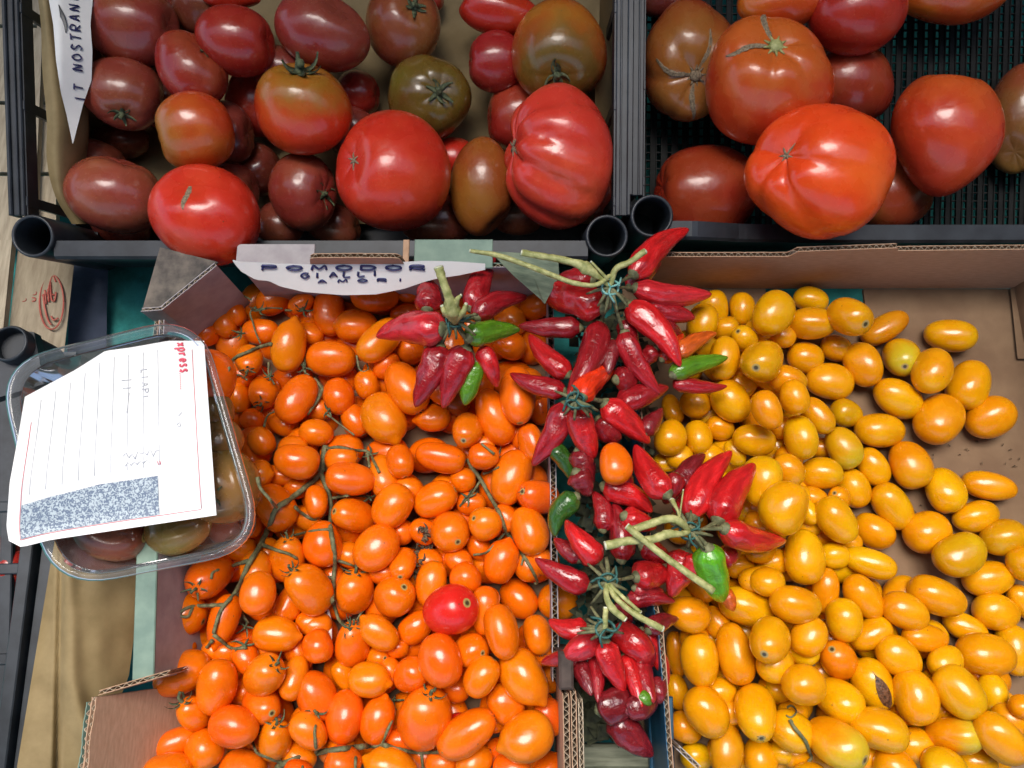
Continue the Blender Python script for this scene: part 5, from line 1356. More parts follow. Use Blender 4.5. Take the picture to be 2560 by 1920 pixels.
# ---------------------------------------------------------------- chilli bunches
GR = (0.10, 0.26, 0.012); DG = (0.03, 0.10, 0.012)
CR = (0.52, 0.012, 0.014); CD = (0.27, 0.009, 0.013); CM = (0.19, 0.010, 0.014); CO = (0.72, 0.035, 0.006); CP = (0.56, 0.022, 0.030); CDR = (0.34, 0.010, 0.015); CT = (0.6, 0.10, 0.01)
FLOORC = 0.095
def chilli(root, org, b, t, wd, lev, col, bend=0.0, shape=0.0, seedo=0, cap=True, wr=1.0):
    """pod from stem end b to tip t (photo px), width wd px. lev raises it over earlier ones"""
    seed = int(b[0] * 5 + b[1] * 3 + seedo) % 9973; r = random.Random(seed)
    zb = zt = 0.12
    gap = 0.0
    for _ in range(4):
        Wm = wd / 2 * F0.scale(*b, zb)
        def fl(px): return 0.085 if 1455 < px < 1640 and b[1] > 1000 else FLOORC
        pb = W(b[0], b[1], zb); pt = W(t[0], t[1], zt)
        zb = min(max(drop(F0, pb[0], pb[1], [(0, 0, 0, Wm * .9)], 0.88, fl(b[0])), 0.10), 0.150 + 0.012 * lev)
        pm = W((b[0] * .55 + t[0] * .45), (b[1] * .55 + t[1] * .45), (zb + zt) / 2)
        zmid = min(drop(F0, pm[0], pm[1], [(0, 0, 0, Wm * .8)], 0.88, 0.09), 0.150 + 0.012 * lev)
        zt = min(max(drop(F0, pt[0], pt[1], [(0, 0, 0, Wm * .35)], 0.88, 0.09), 0.09), 0.150 + 0.012 * lev)
    pb = W(b[0], b[1], zb); pt = W(t[0], t[1], zt)
    zm_line = (zb * .55 + zt * .45); lift = max(0.0, zmid - zm_line)
    L = np.linalg.norm(pt - pb); ax_ = (pt - pb) / L; side = np.cross([0, 0, 1.0], ax_); side /= np.linalg.norm(side)
    n = 34; nv = 28; V = []; AX = []; TH = []
    R = 1.02 * wd / 2 * F0.scale(*b, (zb + zt) / 2)
    ph = [r.uniform(0, 6.28) for _ in range(8)]
    wr_ = wr * r.uniform(0.7, 1.2)
    ts = [0.5 - 0.5 * math.cos(math.pi * i / n) if i < n / 2 else i / n for i in range(n + 1)]
    pts = []
    for t_ in ts:
        c = pb + (pt - pb) * t_ + side * (bend * L * math.sin(math.pi * t_) + 0.012 * L * math.sin(5 * t_ + ph[0])) + np.array([0, 0, lift * math.sin(math.pi * min(1, t_ / 0.9))])
        pts.append(c)
    for i, t_ in enumerate(ts):
        if t_ < 0.16: pr = 0.50 + 0.50 * math.sin(min(1, t_ / 0.16) * math.pi / 2) if t_ > 0 else 0.42
        else:
            q = (t_ - 0.16) / 0.84; pr = (1 - q ** (2.1 + shape)) ** (0.78) * 0.93 + 0.07
        if t_ >= 0.999: pr = 0.03
        d = pts[min(i + 1, n)] - pts[max(i - 1, 0)]; d /= np.linalg.norm(d)
        u = np.cross([0, 0, 1.0], d); u /= np.linalg.norm(u); v = np.cross(d, u)
        for k in range(nv):
            a = 2 * math.pi * k / nv
            w1 = 0.045 * math.sin(3 * a + ph[1] + 2.0 * t_) + 0.030 * math.sin(2 * a + ph[2] - 3 * t_) 
            w2 = 0.032 * wr_ * math.sin(17 * t_ + 2.2 * math.sin(a * 2 + ph[3]) + ph[4]) * (0.4 + 0.6 * math.sin(a + ph[5]) ** 2)
            w3 = 0.07 * wr_ * mnoise.noise(Vector((t_ * 7 + ph[6], math.cos(a) * 1.6, math.sin(a) * 1.6 + ph[7])))
            rr = R * pr * (1 + w1 + w2 + w3)
            V.append(pts[i] + rr * (math.cos(a) * u + 0.92 * math.sin(a) * v)); AX.append(t_); TH.append(a)
    Fc = []
    for i in range(n):
        for k in range(nv):
            j = (k + 1) % nv; Fc.append((i * nv + k, i * nv + j, i * nv + nv + j, i * nv + nv + k))
    Fc.append(tuple(range(nv - 1, -1, -1))); Fc.append(tuple(n * nv + k for k in range(nv)))
    V = [v_ - org for v_ in V]
    me = mesh('chilli', V, Fc); fattr(me, 'ax', AX); fattr(me, 'th', TH)
    hs = r.uniform(0.85, 1.15)
    o = link('chilli', me, M_CHIL, root, (col[0] * hs, col[1] * hs, col[2] * hs))
    for q in np.linspace(0.05, 0.8, 5):
        c = pb + (pt - pb) * q + np.array([0, 0, lift * math.sin(math.pi * q)])
        SPH[id(F0)].append((c[0], c[1], c[2], R * (1 - 0.55 * q) * 0.85))
    if cap:
        # green cap and pedicel bending to the tie
        m = MB(); back = -ax_
        V, Fc, _ = tube([pb + ax_ * R * 0.22, pb + back * R * 0.05, pb + back * R * 0.35], [R * 0.50, R * 0.46, R * 0.16], 10, 3, 0.06); m.add(np.array(V) - org, Fc)
        tie = org; far = np.linalg.norm(tie - pb)
        if far < 0.050:
            V, Fc, _ = tube([pb + back * R * 0.2, pb * .55 + tie * .45 + np.array([0, 0, 0.002]) + back * R * .3, tie], [R * 0.13 + 0.0006, 0.0014, 0.0013], 7, 5, 0.08); m.add(np.array(V) - org, Fc)
        m.obj('stalk', M_STEM, o, True)
    return o, zb
def bunch(label, tiepx, pods, stalks, tie_mat=M_TIE, tie_r=0.0075, extra=None):
    root = link('chilli_bunch', None)
    tag(root, label, 'chilli bunch', 'tied bunches of chillies')
    z0 = 0.150
    org = W(tiepx[0], tiepx[1], z0)
    root.location = tuple(org)
    for p in sorted(pods, key=lambda q: q[3]):
        chilli(root, org, p[0], p[1], p[2], p[3], p[4], *(p[5:] if len(p) > 5 else ()))
    V = []; Fc = []
    # wound tie
    P = [(tie_r * math.cos(a) * 1.0, tie_r * math.sin(a) * 0.9, 0.0030 * math.sin(a * 0.5 + 1) + 0.004 * math.cos(a * 1.3)) for a in np.linspace(0, 2 * math.pi * 3.2, 46)]
    v, f, _ = tube(P, [0.0010], 6, 0); V += v; Fc += f
    for k in range(3):
        a = k * 2.1 + tiepx[0]; v, f, _ = tube([(0, 0, .004), (tie_r * math.cos(a), tie_r * math.sin(a), .007), (1.9 * tie_r * math.cos(a + .5), 1.9 * tie_r * math.sin(a + .5), 0.001)], [0.0010], 6, 4); b = len(V); V += v; Fc += [tuple(j + b for j in q) for q in f]
    link('wire_tie', mesh('wire_tie', V, Fc), tie_mat, root)
    # knot of stems under the tie
    V = []; Fc = []
    rr = random.Random(int(tiepx[0]))
    for k in range(9):
        a = rr.uniform(0, 6.28); L = rr.uniform(0.012, 0.022)
        v, f, _ = tube([(0, 0, 0.002), (L * .5 * math.cos(a), L * .5 * math.sin(a), 0.0), (L * math.cos(a), L * math.sin(a), -0.008)], [0.0021, 0.0016, 0.0010], 7, 3, 0.15); b = len(V); V += v; Fc += [tuple(j + b for j in q) for q in f]
    link('stem_knot', mesh('stem_knot', V, Fc), M_STEM, root)
    for pts, rad in stalks:
        P = [W(*p) - org for p in pts]; rad = [q * 0.80 for q in rad]
        v, f, _ = tube(P, rad, 10, 6, 0.12)
        s_ = link('cut_stalk', mesh('cut_stalk', v, f), M_STALK, root)
        e, e2 = P[0], P[1]; dd = (e - e2) / np.linalg.norm(e - e2)
        v, f, _ = tube([e - dd * 0.0004, e + dd * 0.0009], [rad[0] * 1.03, rad[0] * 0.9], 9, 2, 0.1)
        link('cut_end', mesh('cut_end', v, f), M_CUT, s_)
    return root, org

bunch('lower bunch of long thin dark and bright red chillies hanging over the carton gap', (1512, 1572), [
    ((1530, 1790), (1632, 1892), 76, 0, CM, 0.0), ((1500, 1775), (1585, 1735), 78, 0, CM, 0, 1.5), ((1620, 1745), (1560, 1780), 66, 0, CM, 0, 1.0),
    ((1450, 1655), (1478, 1740), 44, 0, CM), ((1640, 1700), (1648, 1760), 46, 0, CM), ((1440, 1640), (1352, 1658), 42, 0, CDR), ((1600, 1735), (1628, 1762), 30, 0, GR),
    ((1605, 1575), (1668, 1714), 46, 1, CR, 0.06), ((1590, 1640), (1635, 1757), 54, 1, CDR), ((1488, 1640), (1497, 1757), 42, 1, CDR), ((1560, 1640), (1604, 1772), 44, 1, CR, 0.04),
    ((1470, 1572), (1372, 1548), 56, 1, CR, 0.14),
    ((1485, 1600), (1410, 1650), 62, 2, CP, -0.05, 0.5), ((1538, 1578), (1632, 1668), 70, 2, CR, 0.10), ((1512, 1605), (1562, 1732), 60, 3, CR, -0.05)],
    [([(1515, 1520, .158), (1513, 1545, .158), (1512, 1572, .152)], [.0030, .0026, .003])])
bunch('small single tie of chillies above the lower bunch, cut stalks pointing down right', (1519, 1455), [
    ((1450, 1400), (1385, 1345), 46, 0, CD), ((1570, 1500), (1688, 1506), 48, 0, CDR, 0.08), ((1620, 1578), (1697, 1548), 46, 0, CM, 0.08), ((1605, 1365), (1680, 1400), 56, 0, CDR), ((1555, 1400), (1535, 1255), 64, 0, CD, -.05),
    ((1480, 1410), (1425, 1340), 44, 0, CD), ((1585, 1470), (1660, 1480), 40, 0, CD), ((1545, 1500), (1580, 1560), 40, 0, CD),
    ((1590, 1442), (1672, 1432), 66, 1, CR, 0.0, 1.2), ((1470, 1466), (1338, 1394), 58, 1, CDR, 0.05), ((1440, 1240), (1388, 1342), 58, 1, DG, -0.16), ((1508, 1325), (1483, 1228), 52, 1, CDR, -.10), ((1510, 1215), (1630, 1282), 66, 1, CR, 0.10), ((1560, 1290), (1640, 1320), 60, 0, CR),
    ((1496, 1402), (1414, 1300), 62, 2, CR, 0.04)],
    [([(1656, 1572, .158), (1595, 1540, .160), (1545, 1500, .160), (1519, 1462, .154)], [.0034, .0032, .0028, .003]), ([(1562, 1548, .160), (1530, 1520, .161), (1516, 1490, .160), (1517, 1462, .154)], [.0030, .0036, .0028, .003]), ([(1600, 1530, .158), (1560, 1495, .161), (1525, 1462, .156)], [.0020, .0020, .002])])
bunch('central bunch with one glowing orange red chilli, red pods fanned in all directions', (1438, 1003), [
    ((1380, 1118), (1432, 1202), 44, 0, DG, 0.08), ((1447, 1125), (1478, 1220), 62, 0, CM), ((1500, 1050), (1545, 1110), 72, 0, CD), ((1540, 950), (1600, 938), 60, 0, CD), ((1610, 1085), (1655, 1020), 46, 0, CM), ((1530, 1160), (1580, 1220), 60, 0, CD), ((1440, 1180), (1475, 1240), 60, 0, CM),
    ((1545, 1010), (1672, 968), 62, 1, CDR), ((1684, 960), (1818, 964), 38, 1, CDR, -.04, 0, 5, False), ((1410, 980), (1276, 932), 54, 1, CDR, 0.06),
    ((1681, 938), (1820, 893), 50, 2, GR, 0.05), ((1416, 1012), (1332, 1166), 66, 2, CDR, 0.03), ((1447, 1022), (1485, 1147), 66, 3, CR, -0.05, 0.8), ((1512, 1008), (1623, 1110), 70, 3, CR, 0.02), ((1453, 994), (1532, 918), 62, 3, CO, 0.06, 0.8)],
    [])
bunch('upper right bunch with two long pale cut stalks reaching left over the crate edge', (1525, 722), [
    ((1480, 700), (1395, 690), 56, 0, CD), ((1575, 720), (1650, 650), 56, 0, CDR), ((1530, 855), (1520, 935), 50, 0, CM), ((1640, 815), (1705, 832), 50, 0, CM), ((1655, 900), (1710, 835), 40, 0, CO), ((1690, 885), (1793, 834), 46, 0, CT, .05), ((1560, 800), (1590, 900), 50, 0, CD), ((1450, 820), (1296, 816), 54, 0, CD), ((1640, 870), (1600, 920), 44, 0, CD),
    ((1611, 768), (1738, 797), 54, 1, CDR, 0, .6), ((1420, 937), (1322, 837), 58, 1, CR, 0.04), ((1560, 832), (1652, 985), 56, 1, CDR, -0.08), ((1500, 812), (1422, 1000), 72, 2, CDR, 0.03),
    ((1508, 767), (1352, 722), 84, 2, CR, 0, 2.2, 0, True, 2.0), ((1583, 686), (1721, 571), 66, 2, CR, 0.05), ((1588, 721), (1780, 738), 62, 3, CP, -0.04, .5), ((1575, 762), (1702, 916), 70, 3, CR, 0.06)],
    [([(1176, 627, .166), (1250, 640, .166), (1340, 672, .166), (1430, 706, .164), (1490, 712, .162), (1525, 690, .158), (1527, 715, .153)], [.0022, .0030, .0030, .0028, .0026, .0024, .0026]),
     ([(1305, 632, .168), (1370, 643, .168), (1430, 655, .168), (1465, 670, .166), (1500, 695, .160), (1522, 715, .153)], [.0036, .0038, .0040, .0072, .0034, .0026]),
     ([(1612, 628, .166), (1575, 655, .165), (1540, 672, .162), (1527, 712, .153)], [.0036, .0034, .0036, .0028]),
     ([(1478, 655, .170), (1495, 672, .168), (1520, 700, .160)], [.0014, .0014, .0018])], tie_mat=M_TIEB)
bunch('upper left bunch with thick upright stalk and a green chilli pointing right', (1137, 802), [
    ((1068, 775), (1072, 700), 66, 0, CD, 0, 1.4), ((1189, 905), (1163, 1014), 50, 0, GR, 0, 1.4), ((1178, 772), (1238, 632), 62, 1, CDR, .03), ((1190, 792), (1318, 740), 60, 1, CDR, 0.10),
    ((1207, 872), (1244, 968), 50, 1, CR), ((1100, 866), (1038, 1018), 72, 2, CDR, 0.03), ((1166, 872), (1107, 1021), 70, 2, CDR, -.04), ((1170, 845), (1300, 824), 60, 3, GR, 0.06), ((1106, 822), (940, 842), 86, 3, CP, -0.06, -0.3)],
    [([(1096, 668, .196), (1108, 705, .190), (1122, 742, .182), (1130, 775, .170), (1137, 800, .155)], [.0052, .0044, .0050, .0090, .0060]),
     ([(1152, 738, .184), (1142, 752, .180), (1138, 790, .162)], [.0015, .0030, .003]), ([(1165, 760, .178), (1158, 780, .172), (1140, 800, .160)], [.002, .0035, .003]), ([(1105, 765, .176), (1112, 780, .172), (1132, 800, .160)], [.002, .0032, .003])])
bunch('right hand bunch with pale cut stalks crossing and a fat green chilli pointing down', (1722, 1328), [
    ((1700, 1285), (1716, 1228), 44, 0, CDR), ((1690, 1220), (1764, 1136), 54, 0, CM, .05), ((1800, 1400), (1852, 1372), 54, 0, CDR), ((1812, 1480), (1835, 1527), 38, 0, CT, 0, 0, 3, False), ((1690, 1190), (1660, 1260), 50, 0, CD),
    ((1668, 1236), (1586, 1112), 70, 1, CR, 0.04), ((1728, 1290), (1828, 1126), 72, 1, CR, 0.06), ((1716, 1378), (1679, 1494), 74, 1, CR, -0.03, .2), ((1745, 1390), (1712, 1450), 60, 1, CR),
    ((1768, 1370), (1803, 1506), 76, 2, (0.10, 0.36, 0.012), 0.0, .8), ((1795, 1300), (1886, 1158), 88, 2, CR, 0.05, -.3), ((1812, 1322), (1965, 1354), 72, 2, CR, -0.04, -.3)],
    [([(1582, 1325, .168), (1625, 1310, .168), (1668, 1297, .168), (1700, 1305, .165), (1722, 1326, .154)], [.0040, .0040, .0042, .0044, .003]),
     ([(1514, 1364, .168), (1570, 1352, .168), (1630, 1348, .168), (1668, 1335, .167), (1700, 1335, .162), (1722, 1330, .154)], [.0046, .0042, .0040, .0048, .003, .003]),
     ([(1568, 1316, .176), (1640, 1375, .178), (1715, 1430, .180), (1784, 1478, .180)], [.0036, .0034, .0034, .0036]),
     ([(1708, 1226, .165), (1702, 1270, .168), (1696, 1310, .164)], [.0008, .0009, .001]), ([(1680, 1250, .160), (1695, 1280, .166), (1700, 1315, .160)], [.0026, .0012, .0012])])
o, *_ = small(F0, 'o', 1537, 1159, 108, 83, 88, 4, '', zmax=0.150, nm='plum_tomato', floor=0.09)
REG['o'].pop()
tag(o, 'orange oval tomato lying alone among the red chillies between the cartons', 'tomato')
# leafy dark greens in the gap
V = []; Fc = []; rr = random.Random(5)
for k in range(900):
    py = rr.choice([rr.uniform(760, 1640), rr.uniform(760, 1640), rr.uniform(1690, 1830)]); px = rr.uniform(1440, 1632 if py < 1640 else 1560); z = rr.uniform(0.015, 0.06)
    c = W(px, py, z); a = rr.uniform(0, 6.28); L = rr.uniform(0.007, 0.018); w = L * rr.uniform(.25, .6)
    d = np.array([math.cos(a), math.sin(a), rr.uniform(-.5, .5)]); s_ = np.array([-math.sin(a), math.cos(a), rr.uniform(-.5, .5)])
    P = [c, c + d * L * .5 + s_ * w, c + d * L, c + d * L * .5 - s_ * w, c + d * L * .5 + np.array([0, 0, .002])]
    b = len(V); V += P; Fc += [(b, b + 1, b + 4), (b + 1, b + 2, b + 4), (b + 2, b + 3, b + 4), (b + 3, b, b + 4)]
lv = link('dried_leaves', mesh('dried_leaves', V, Fc), simple('dark_dry_leaves', (0.012, 0.015, 0.009), (0.06, 0.065, 0.03), 120, 0.9, 0.3))
tag(lv, 'dark dried leaves and stalks under the lower chilli bunch', 'leaves', kind='stuff')

# ---------------------------------------------------------------- tomato vines lying on the heap
def hz(px, py, off):
    z = 0.08
    for _ in range(3):
        p = W(px, py, z); z = min(max(top_at(F0, p[0], p[1]), 0.035), 0.14) + off
    return z
def vine_path(pts, off=0.003, sub=4):
    d = catmull([(x, y, 0) for x, y in pts], sub)
    zs = [hz(q[0], q[1], off) for q in d]
    z2 = zs[:]
    for _ in range(3):
        z2 = [max(zs[i] * .8, (z2[max(i - 1, 0)] + z2[i] + z2[min(i + 1, len(z2) - 1)]) / 3, zs[i]) if i % 1 == 0 else z2[i] for i in range(len(z2))]
    return [W(q[0], q[1], z) for q, z in zip(d, z2)]
def T3(p): return [(380 + x / 3.456, 1040 + y / 3.456) for x, y in p]
def T4(p): return [(900 + x / 3.456, 1040 + y / 3.456) for x, y in p]
def T5(p): return [(360 + x / 3.456, 1440 + y / 3.456) for x, y in p]
def T6(p): return [(900 + x / 3.456, 1440 + y / 3.456) for x, y in p]
def T1(p): return [(400 + x / 3.456, 660 + y / 3.456) for x, y in p]
def T6y(p): return [(1920 + x / 3.456, 1440 + y / 3.456) for x, y in p]
def vine(label, main, branches, r0=0.0027, mat=M_STEM, calyxes=()):
    P = vine_path(main); org = P[0]
    r0 *= 0.80
    v, f, _ = tube([p - org for p in P], [r0 * 1.15, r0, r0, r0 * .8, r0 * .6], 8, 2, 0.14)
    root = link('tomato_vine', mesh('tomato_vine', v, f), mat); root.location = tuple(org)
    tag(root, label, 'vine', 'dry tomato vines in the left carton' if mat is M_STEM else None)
    for br in branches:
        P = vine_path(br, 0.002)
        v, f, _ = tube([p - org for p in P], [r0 * .75, r0 * .55, r0 * .5, r0 * .55], 7, 2, 0.12)
        link('side_stem', mesh('side_stem', v, f), mat, root)
    for k, (x, y) in enumerate(calyxes):
        p = W(x, y, hz(x, y, 0.003)) - org
        m = calyx_mesh(0.012, int(x), 0.2, 0.10, 1.3)
        R = rot_to([0.3 * math.sin(k * 2), 0.3 * math.cos(k * 2), 1.0])
        m.obj('calyx', M_CALYX, root, True, Matrix(tuple((R[i, 0], R[i, 1], R[i, 2], p[i]) for i in range(3)) + ((0, 0, 0, 1),)))
    return root
vine('thick forked green vine running down beside the punnet corner', T3([(1500, 255), (1480, 380), (1455, 500), (1330, 610), (1180, 730), (1075, 800), (1010, 960), (940, 1110), (840, 1270), (730, 1510), (620, 1640)]) + T5([(640, 360), (600, 500)]),
     [T3([(910, 530), (935, 620), (1000, 700), (1075, 790)]), T3([(1195, 735), (1270, 820), (1380, 890), (1470, 880), (1490, 770)]), T3([(1515, 285), (1620, 270), (1750, 295), (1870, 310), (1920, 400), (1965, 490)]),
      T3([(1860, 320), (1880, 440)]), T3([(945, 1110), (1080, 1160), (1200, 1200), (1300, 1270)]), T3([(835, 1250), (640, 1310), (530, 1350), (510, 1410)]), T3([(735, 1520), (760, 1600)]) + T5([(830, 200), (845, 320), (900, 410)]),
      T5([(690, 250), (560, 255), (420, 262), (330, 300), (310, 340), (380, 350), (420, 270), (470, 200)]), T5([(600, 505), (680, 570), (760, 625), (880, 620)]), T5([(590, 560), (540, 620)])],
     0.0034, calyxes=[T3([(1890, 330)])[0], T5([(870, 600)])[0], T5([(880, 440)])[0]])
vine('slender green vine running straight down through the heap left of centre', T3([(1460, 500), (1500, 600), (1540, 720), (1545, 860), (1540, 960), (1565, 1100), (1580, 1240), (1570, 1400), (1560, 1600)]) + T5([(1640, 240), (1680, 370), (1750, 450)]),
     [T3([(1550, 712), (1680, 690), (1800, 690), (1900, 705)]), T3([(1540, 980), (1400, 990), (1230, 1030)]), T3([(1585, 1242), (1730, 1290), (1870, 1350)]), T3([(1560, 1395), (1500, 1390)]), T5([(1900, 280), (1840, 380)])],
     0.0028, calyxes=[T3([(1880, 700)])[0], T5([(1770, 450)])[0]])
vine('dark vine slanting down right towards the chillies', T4([(930, 370), (970, 450), (1030, 530), (1120, 690), (1200, 830), (1260, 990), (1340, 1110), (1420, 1220), (1480, 1320), (1530, 1430), (1505, 1450)]),
     [T4([(1260, 1005), (1180, 1090), (1090, 1180), (980, 1200)]), T4([(1060, 500), (1130, 480), (1200, 440)]), T4([(1040, 560), (960, 680), (860, 780)]), T4([(1410, 1230), (1395, 1290)]), T4([(1160, 330), (1050, 240)])],
     0.0026, calyxes=[T4([(1190, 350)])[0], T4([(930, 700)])[0]])
vine('long pale vine lying along the bottom edge of the orange heap', T5([(1150, 1650), (1320, 1575), (1490, 1530), (1660, 1500), (1820, 1480), (1940, 1468), (2060, 1460)]) + T6([(300, 1490), (420, 1515), (560, 1525), (720, 1520)]),
     [T5([(1490, 1525), (1480, 1430), (1475, 1330), (1500, 1210), (1470, 1160)]), T5([(2050, 1460), (2110, 1320), (2160, 1200), (2150, 1060)]), T5([(1190, 1610), (1080, 1570), (980, 1530), (945, 1450), (930, 1370)]), T5([(1830, 1490), (1825, 1660), (1820, 1720)]), T5([(1375, 1570), (1365, 1700)]), T5([(1450, 1540), (1430, 1680)]), T6([(530, 1530), (545, 1680)]), T5([(940, 1400), (850, 1470), (730, 1525)])],
     0.0030, calyxes=[T5([(1500, 1190)])[0], T5([(2155, 1080)])[0], T5([(950, 1350)])[0]])
vine('thin dark vine in the shadowed upper left corner of the orange heap', T1([(960, 690), (850, 720), (760, 760), (650, 810), (600, 890), (575, 990)]),
     [T1([(830, 370), (780, 420), (800, 500), (830, 600), (870, 690)]), T1([(640, 260), (720, 275), (790, 310)]), T1([(640, 960), (690, 960), (750, 1000)]), T1([(870, 390), (960, 380), (1060, 385)]), T1([(1080, 400), (1180, 400), (1250, 380)])],
     0.0022, calyxes=[T1([(860, 400)])[0], T1([(1240, 400)])[0], T1([(700, 600)])[0]])
vine('dull vine crossing between orange tomatoes below the sign', T1([(1330, 990), (1380, 1050), (1400, 1090), (1360, 1180), (1320, 1240), (1280, 1300)]),
     [T1([(1430, 1290), (1510, 1350), (1600, 1420), (1680, 1480)]), T1([(1700, 790), (1720, 900), (1760, 930), (1800, 900), (1760, 800)]), T1([(940, 850), (940, 950), (990, 1040)]), T1([(900, 1400), (930, 1310), (1000, 1270)]), T1([(1240, 850), (1250, 930), (1290, 960)])],
     0.0022, calyxes=[T1([(950, 970)])[0], T1([(1460, 1270)])[0], T1([(1250, 900)])[0]])
# withered flower cluster
rt = None
V = []; Fc = []; rr = random.Random(9)
c0_ = T4([(540, 1130)])[0]; org = W(c0_[0], c0_[1], hz(*c0_, 0.002))
for (x, y) in T4([(560, 990), (580, 1060), (560, 1130), (500, 1180), (480, 1230), (510, 1260), (490, 1330), (470, 1400), (590, 1120)]):
    for k in range(5):
        p = W(x + rr.uniform(-8, 8), y + rr.uniform(-8, 8), hz(x, y, 0.003)) - org; a = rr.uniform(0, 6.28); L = rr.uniform(.003, .007)
        v, f, _ = tube([p, p + [L * .5 * math.cos(a), L * .5 * math.sin(a), .003], p + [L * math.cos(a + .8), L * math.sin(a + .8), .001]], [.0016, .0012, .0004], 5, 3, .3); b = len(V); V += v; Fc += [tuple(j + b for j in q) for q in f]
df_ = link('withered_flowers', mesh('withered_flowers', V, Fc), M_DRY); df_.location = tuple(org)
tag(df_, 'clump of withered brown flowers above the round red tomato', 'dry flowers')
vy = vine('curled grey stalk with dry calyx lying on the yellow tomatoes', T6y([(190, 1240), (230, 1310), (320, 1420), (350, 1500), (375, 1570), (340, 1620), (325, 1700)]), [T6y([(140, 1160), (200, 1120), (245, 1170), (200, 1220), (150, 1200)])], 0.0019, calyxes=[T6y([(190, 1170)])[0]])
vy['group'] = ''; del vy['group']
# pale husk sliver
p = [W(*q, hz(*q, .004)) for q in T5([(1590, 290), (1600, 400), (1620, 560)])]; v, f, _ = tube([q - p[0] for q in p], [.0008, .0030, .0004], 6, 5, flat=.25)
o = link('husk_sliver', mesh('husk_sliver', v, f), M_PAPER); o.location = tuple(p[0]); tag(o, 'thin white husk sliver beside the straight vine', 'husk')
# red chilli tips buried at the lower centre
# crumbs on the yellow carton floor
V = []; Fc = []; rr = random.Random(3)
for k in range(46):
    px = rr.uniform(2280, 2560); py = rr.uniform(1000, 1330)
    p = W(px, py, ZF + .0015); a = rr.uniform(0, 6.28); L = rr.uniform(.0008, .004)
    v, f, _ = tube([p, p + [L * math.cos(a), L * math.sin(a), .0005], p + [L * 1.6 * math.cos(a + .5), L * 1.6 * math.sin(a + .5), 0]], [.0003, .0006, .0002], 4, 2); b = len(V); V += v; Fc += [tuple(j + b for j in q) for q in f]
tag(link('crumbs', mesh('crumbs', V, Fc), M_DRY), 'dry crumbs scattered on the bare carton floor', 'crumbs', kind='stuff')
# red peppers in the lower left crate
for (px, py, L, Wd, lab, col) in [(2, 1520, 110, 150, 'red pepper behind the middle bar of the lower left crate', RD), (30, 1425, 70, 90, 'dark red pepper behind the upper bars of the lower left crate', DR), (-10, 1760, 50, 130, 'red pepper at the left edge of the lower left crate', RD), (20, 1370, 60, 60, 'small dark red pepper in shade at the top of the lower left crate', DK), (5, 1625, 60, 60, 'green and dark pepper low in the lower left crate', OL)]:
    o, *_ = small(F0, 'b', px, py, max(L, Wd) * 1.15, min(L, Wd) * 1.15, 90, 1, '', zmax=0.036, nm='red_pepper', floor=0.0)
    o.color = (*col, 1); tag(o, lab, 'pepper')

# ---------------------------------------------------------------- labels that single out each small tomato
LM = {'o': [('the round red tomato', 1127, 1524), ('the punnet corner', 600, 1340), ('the paper sign', 860, 700), ('the thick upright chilli stalk', 1115, 760), ('the withered flowers', 1050, 1370), ('the torn carton edge', 1430, 1800), ('the flap at lower left', 300, 1800), ('the green chilli pod', 1160, 1010)],
      'y': [('the split rotten tomato', 2190, 1700), ('the curled grey stalk', 1985, 1800), ('the rear wall middle', 2100, 715), ('the fat green chilli', 1790, 1460), ('the bare carton floor', 2440, 1130), ('the thin green chilli', 1820, 893), ('the ragged left wall', 1660, 1600), ('the hooked dark chilli', 1762, 1138)]}
DIRS = ['right of', 'above and right of', 'above', 'above and left of', 'left of', 'below and left of', 'below', 'below and right of']
ORD = ['closest', 'second', 'third', 'fourth', 'fifth', 'sixth', 'seventh', 'eighth', 'ninth', 'tenth']
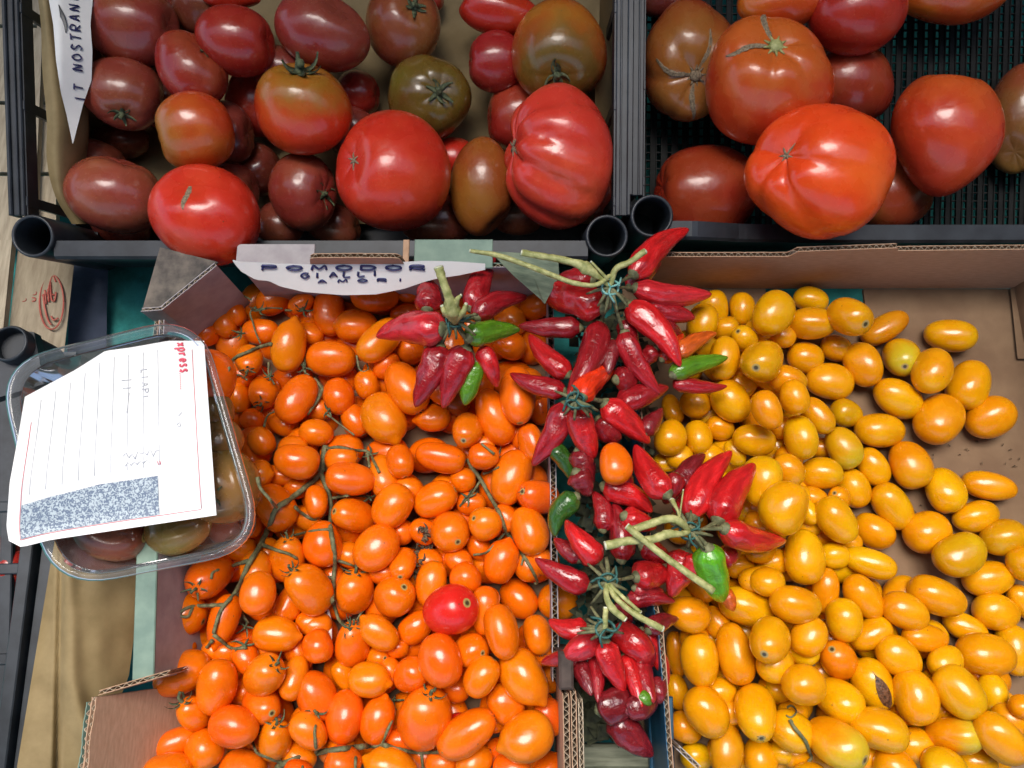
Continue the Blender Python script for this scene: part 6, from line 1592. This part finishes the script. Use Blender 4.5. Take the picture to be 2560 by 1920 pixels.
def look(rec, kd):
    f = rec['flags']
    s = {'o': 'orange', 'y': 'yellow'}[kd]
    if 'd' in f: return 'split rotten yellow tomato with dark torn flesh'
    if 'r' in f: s = 'reddish orange'
    if 'm' in f: s = 'brownish orange'
    if 'g' in f: s = 'greenish'
    sz = 'small' if rec['L'] < 76 else ('large' if rec['L'] > 128 else '')
    sh = 'pointed' if 't' in f else ('wrinkled' if 'w' in f else ('round' if rec['L'] < rec['W'] * 1.15 else ('long' if rec['L'] > rec['W'] * 1.5 else 'oval')))
    ex = ' with calyx' if 'k' in f else (' with end scar' if 's' in f else '')
    if sz and ex: sz = ''
    return ' '.join(q for q in [sz, sh, s, 'tomato'] if q) + ex
for kd in 'oy':
    vis = [r_ for r_ in REG[kd] if r_['lev'] >= 0]
    sect = {}
    for nm_, lx, ly in LM[kd]:
        for r_ in vis:
            dx, dy = r_['px'] - lx, ly - r_['py']; a = int(round(math.degrees(math.atan2(dy, dx)) / 45.0)) % 8
            sect.setdefault((nm_, a), []).append((math.hypot(dx, dy), id(r_), r_))
    best = {}
    for (nm_, a), L in sect.items():
        L.sort(key=lambda q: q[0])
        for i, (dd, _, r_) in enumerate(L):
            if i < 10:
                k = i * 60 + dd
                if r_['o'].name not in best or k < best[r_['o'].name][0]: best[r_['o'].name] = (k, i, a, nm_)
    for r_ in REG[kd]:
        o = r_['o']
        if r_['lev'] < 0:
            tag(o, '%s tomato almost hidden at the bottom of its carton under the heap' % {'o': 'orange', 'y': 'yellow'}[kd], 'tomato', 'buried %s tomatoes' % {'o': 'orange', 'y': 'yellow'}[kd]); continue
        if o.name in best:
            k, i, a, nm_ = best[o.name]
            lab = '%s, %s %s %s' % (look(r_, kd), ORD[i], DIRS[a], nm_)
        else: lab = look(r_, kd) + ' in the heap'
        if 'd' in r_['flags']: lab = look(r_, kd) + ', near the bottom right of the yellow heap'
        tag(o, lab, 'tomato', {'o': 'orange plum tomatoes in the left carton', 'y': 'yellow tomatoes in the right carton'}[kd])
for o in bpy.data.objects:
    for k in ('_px', '_py'):
        if k in o: del o[k]
bpy.context.view_layer.update()
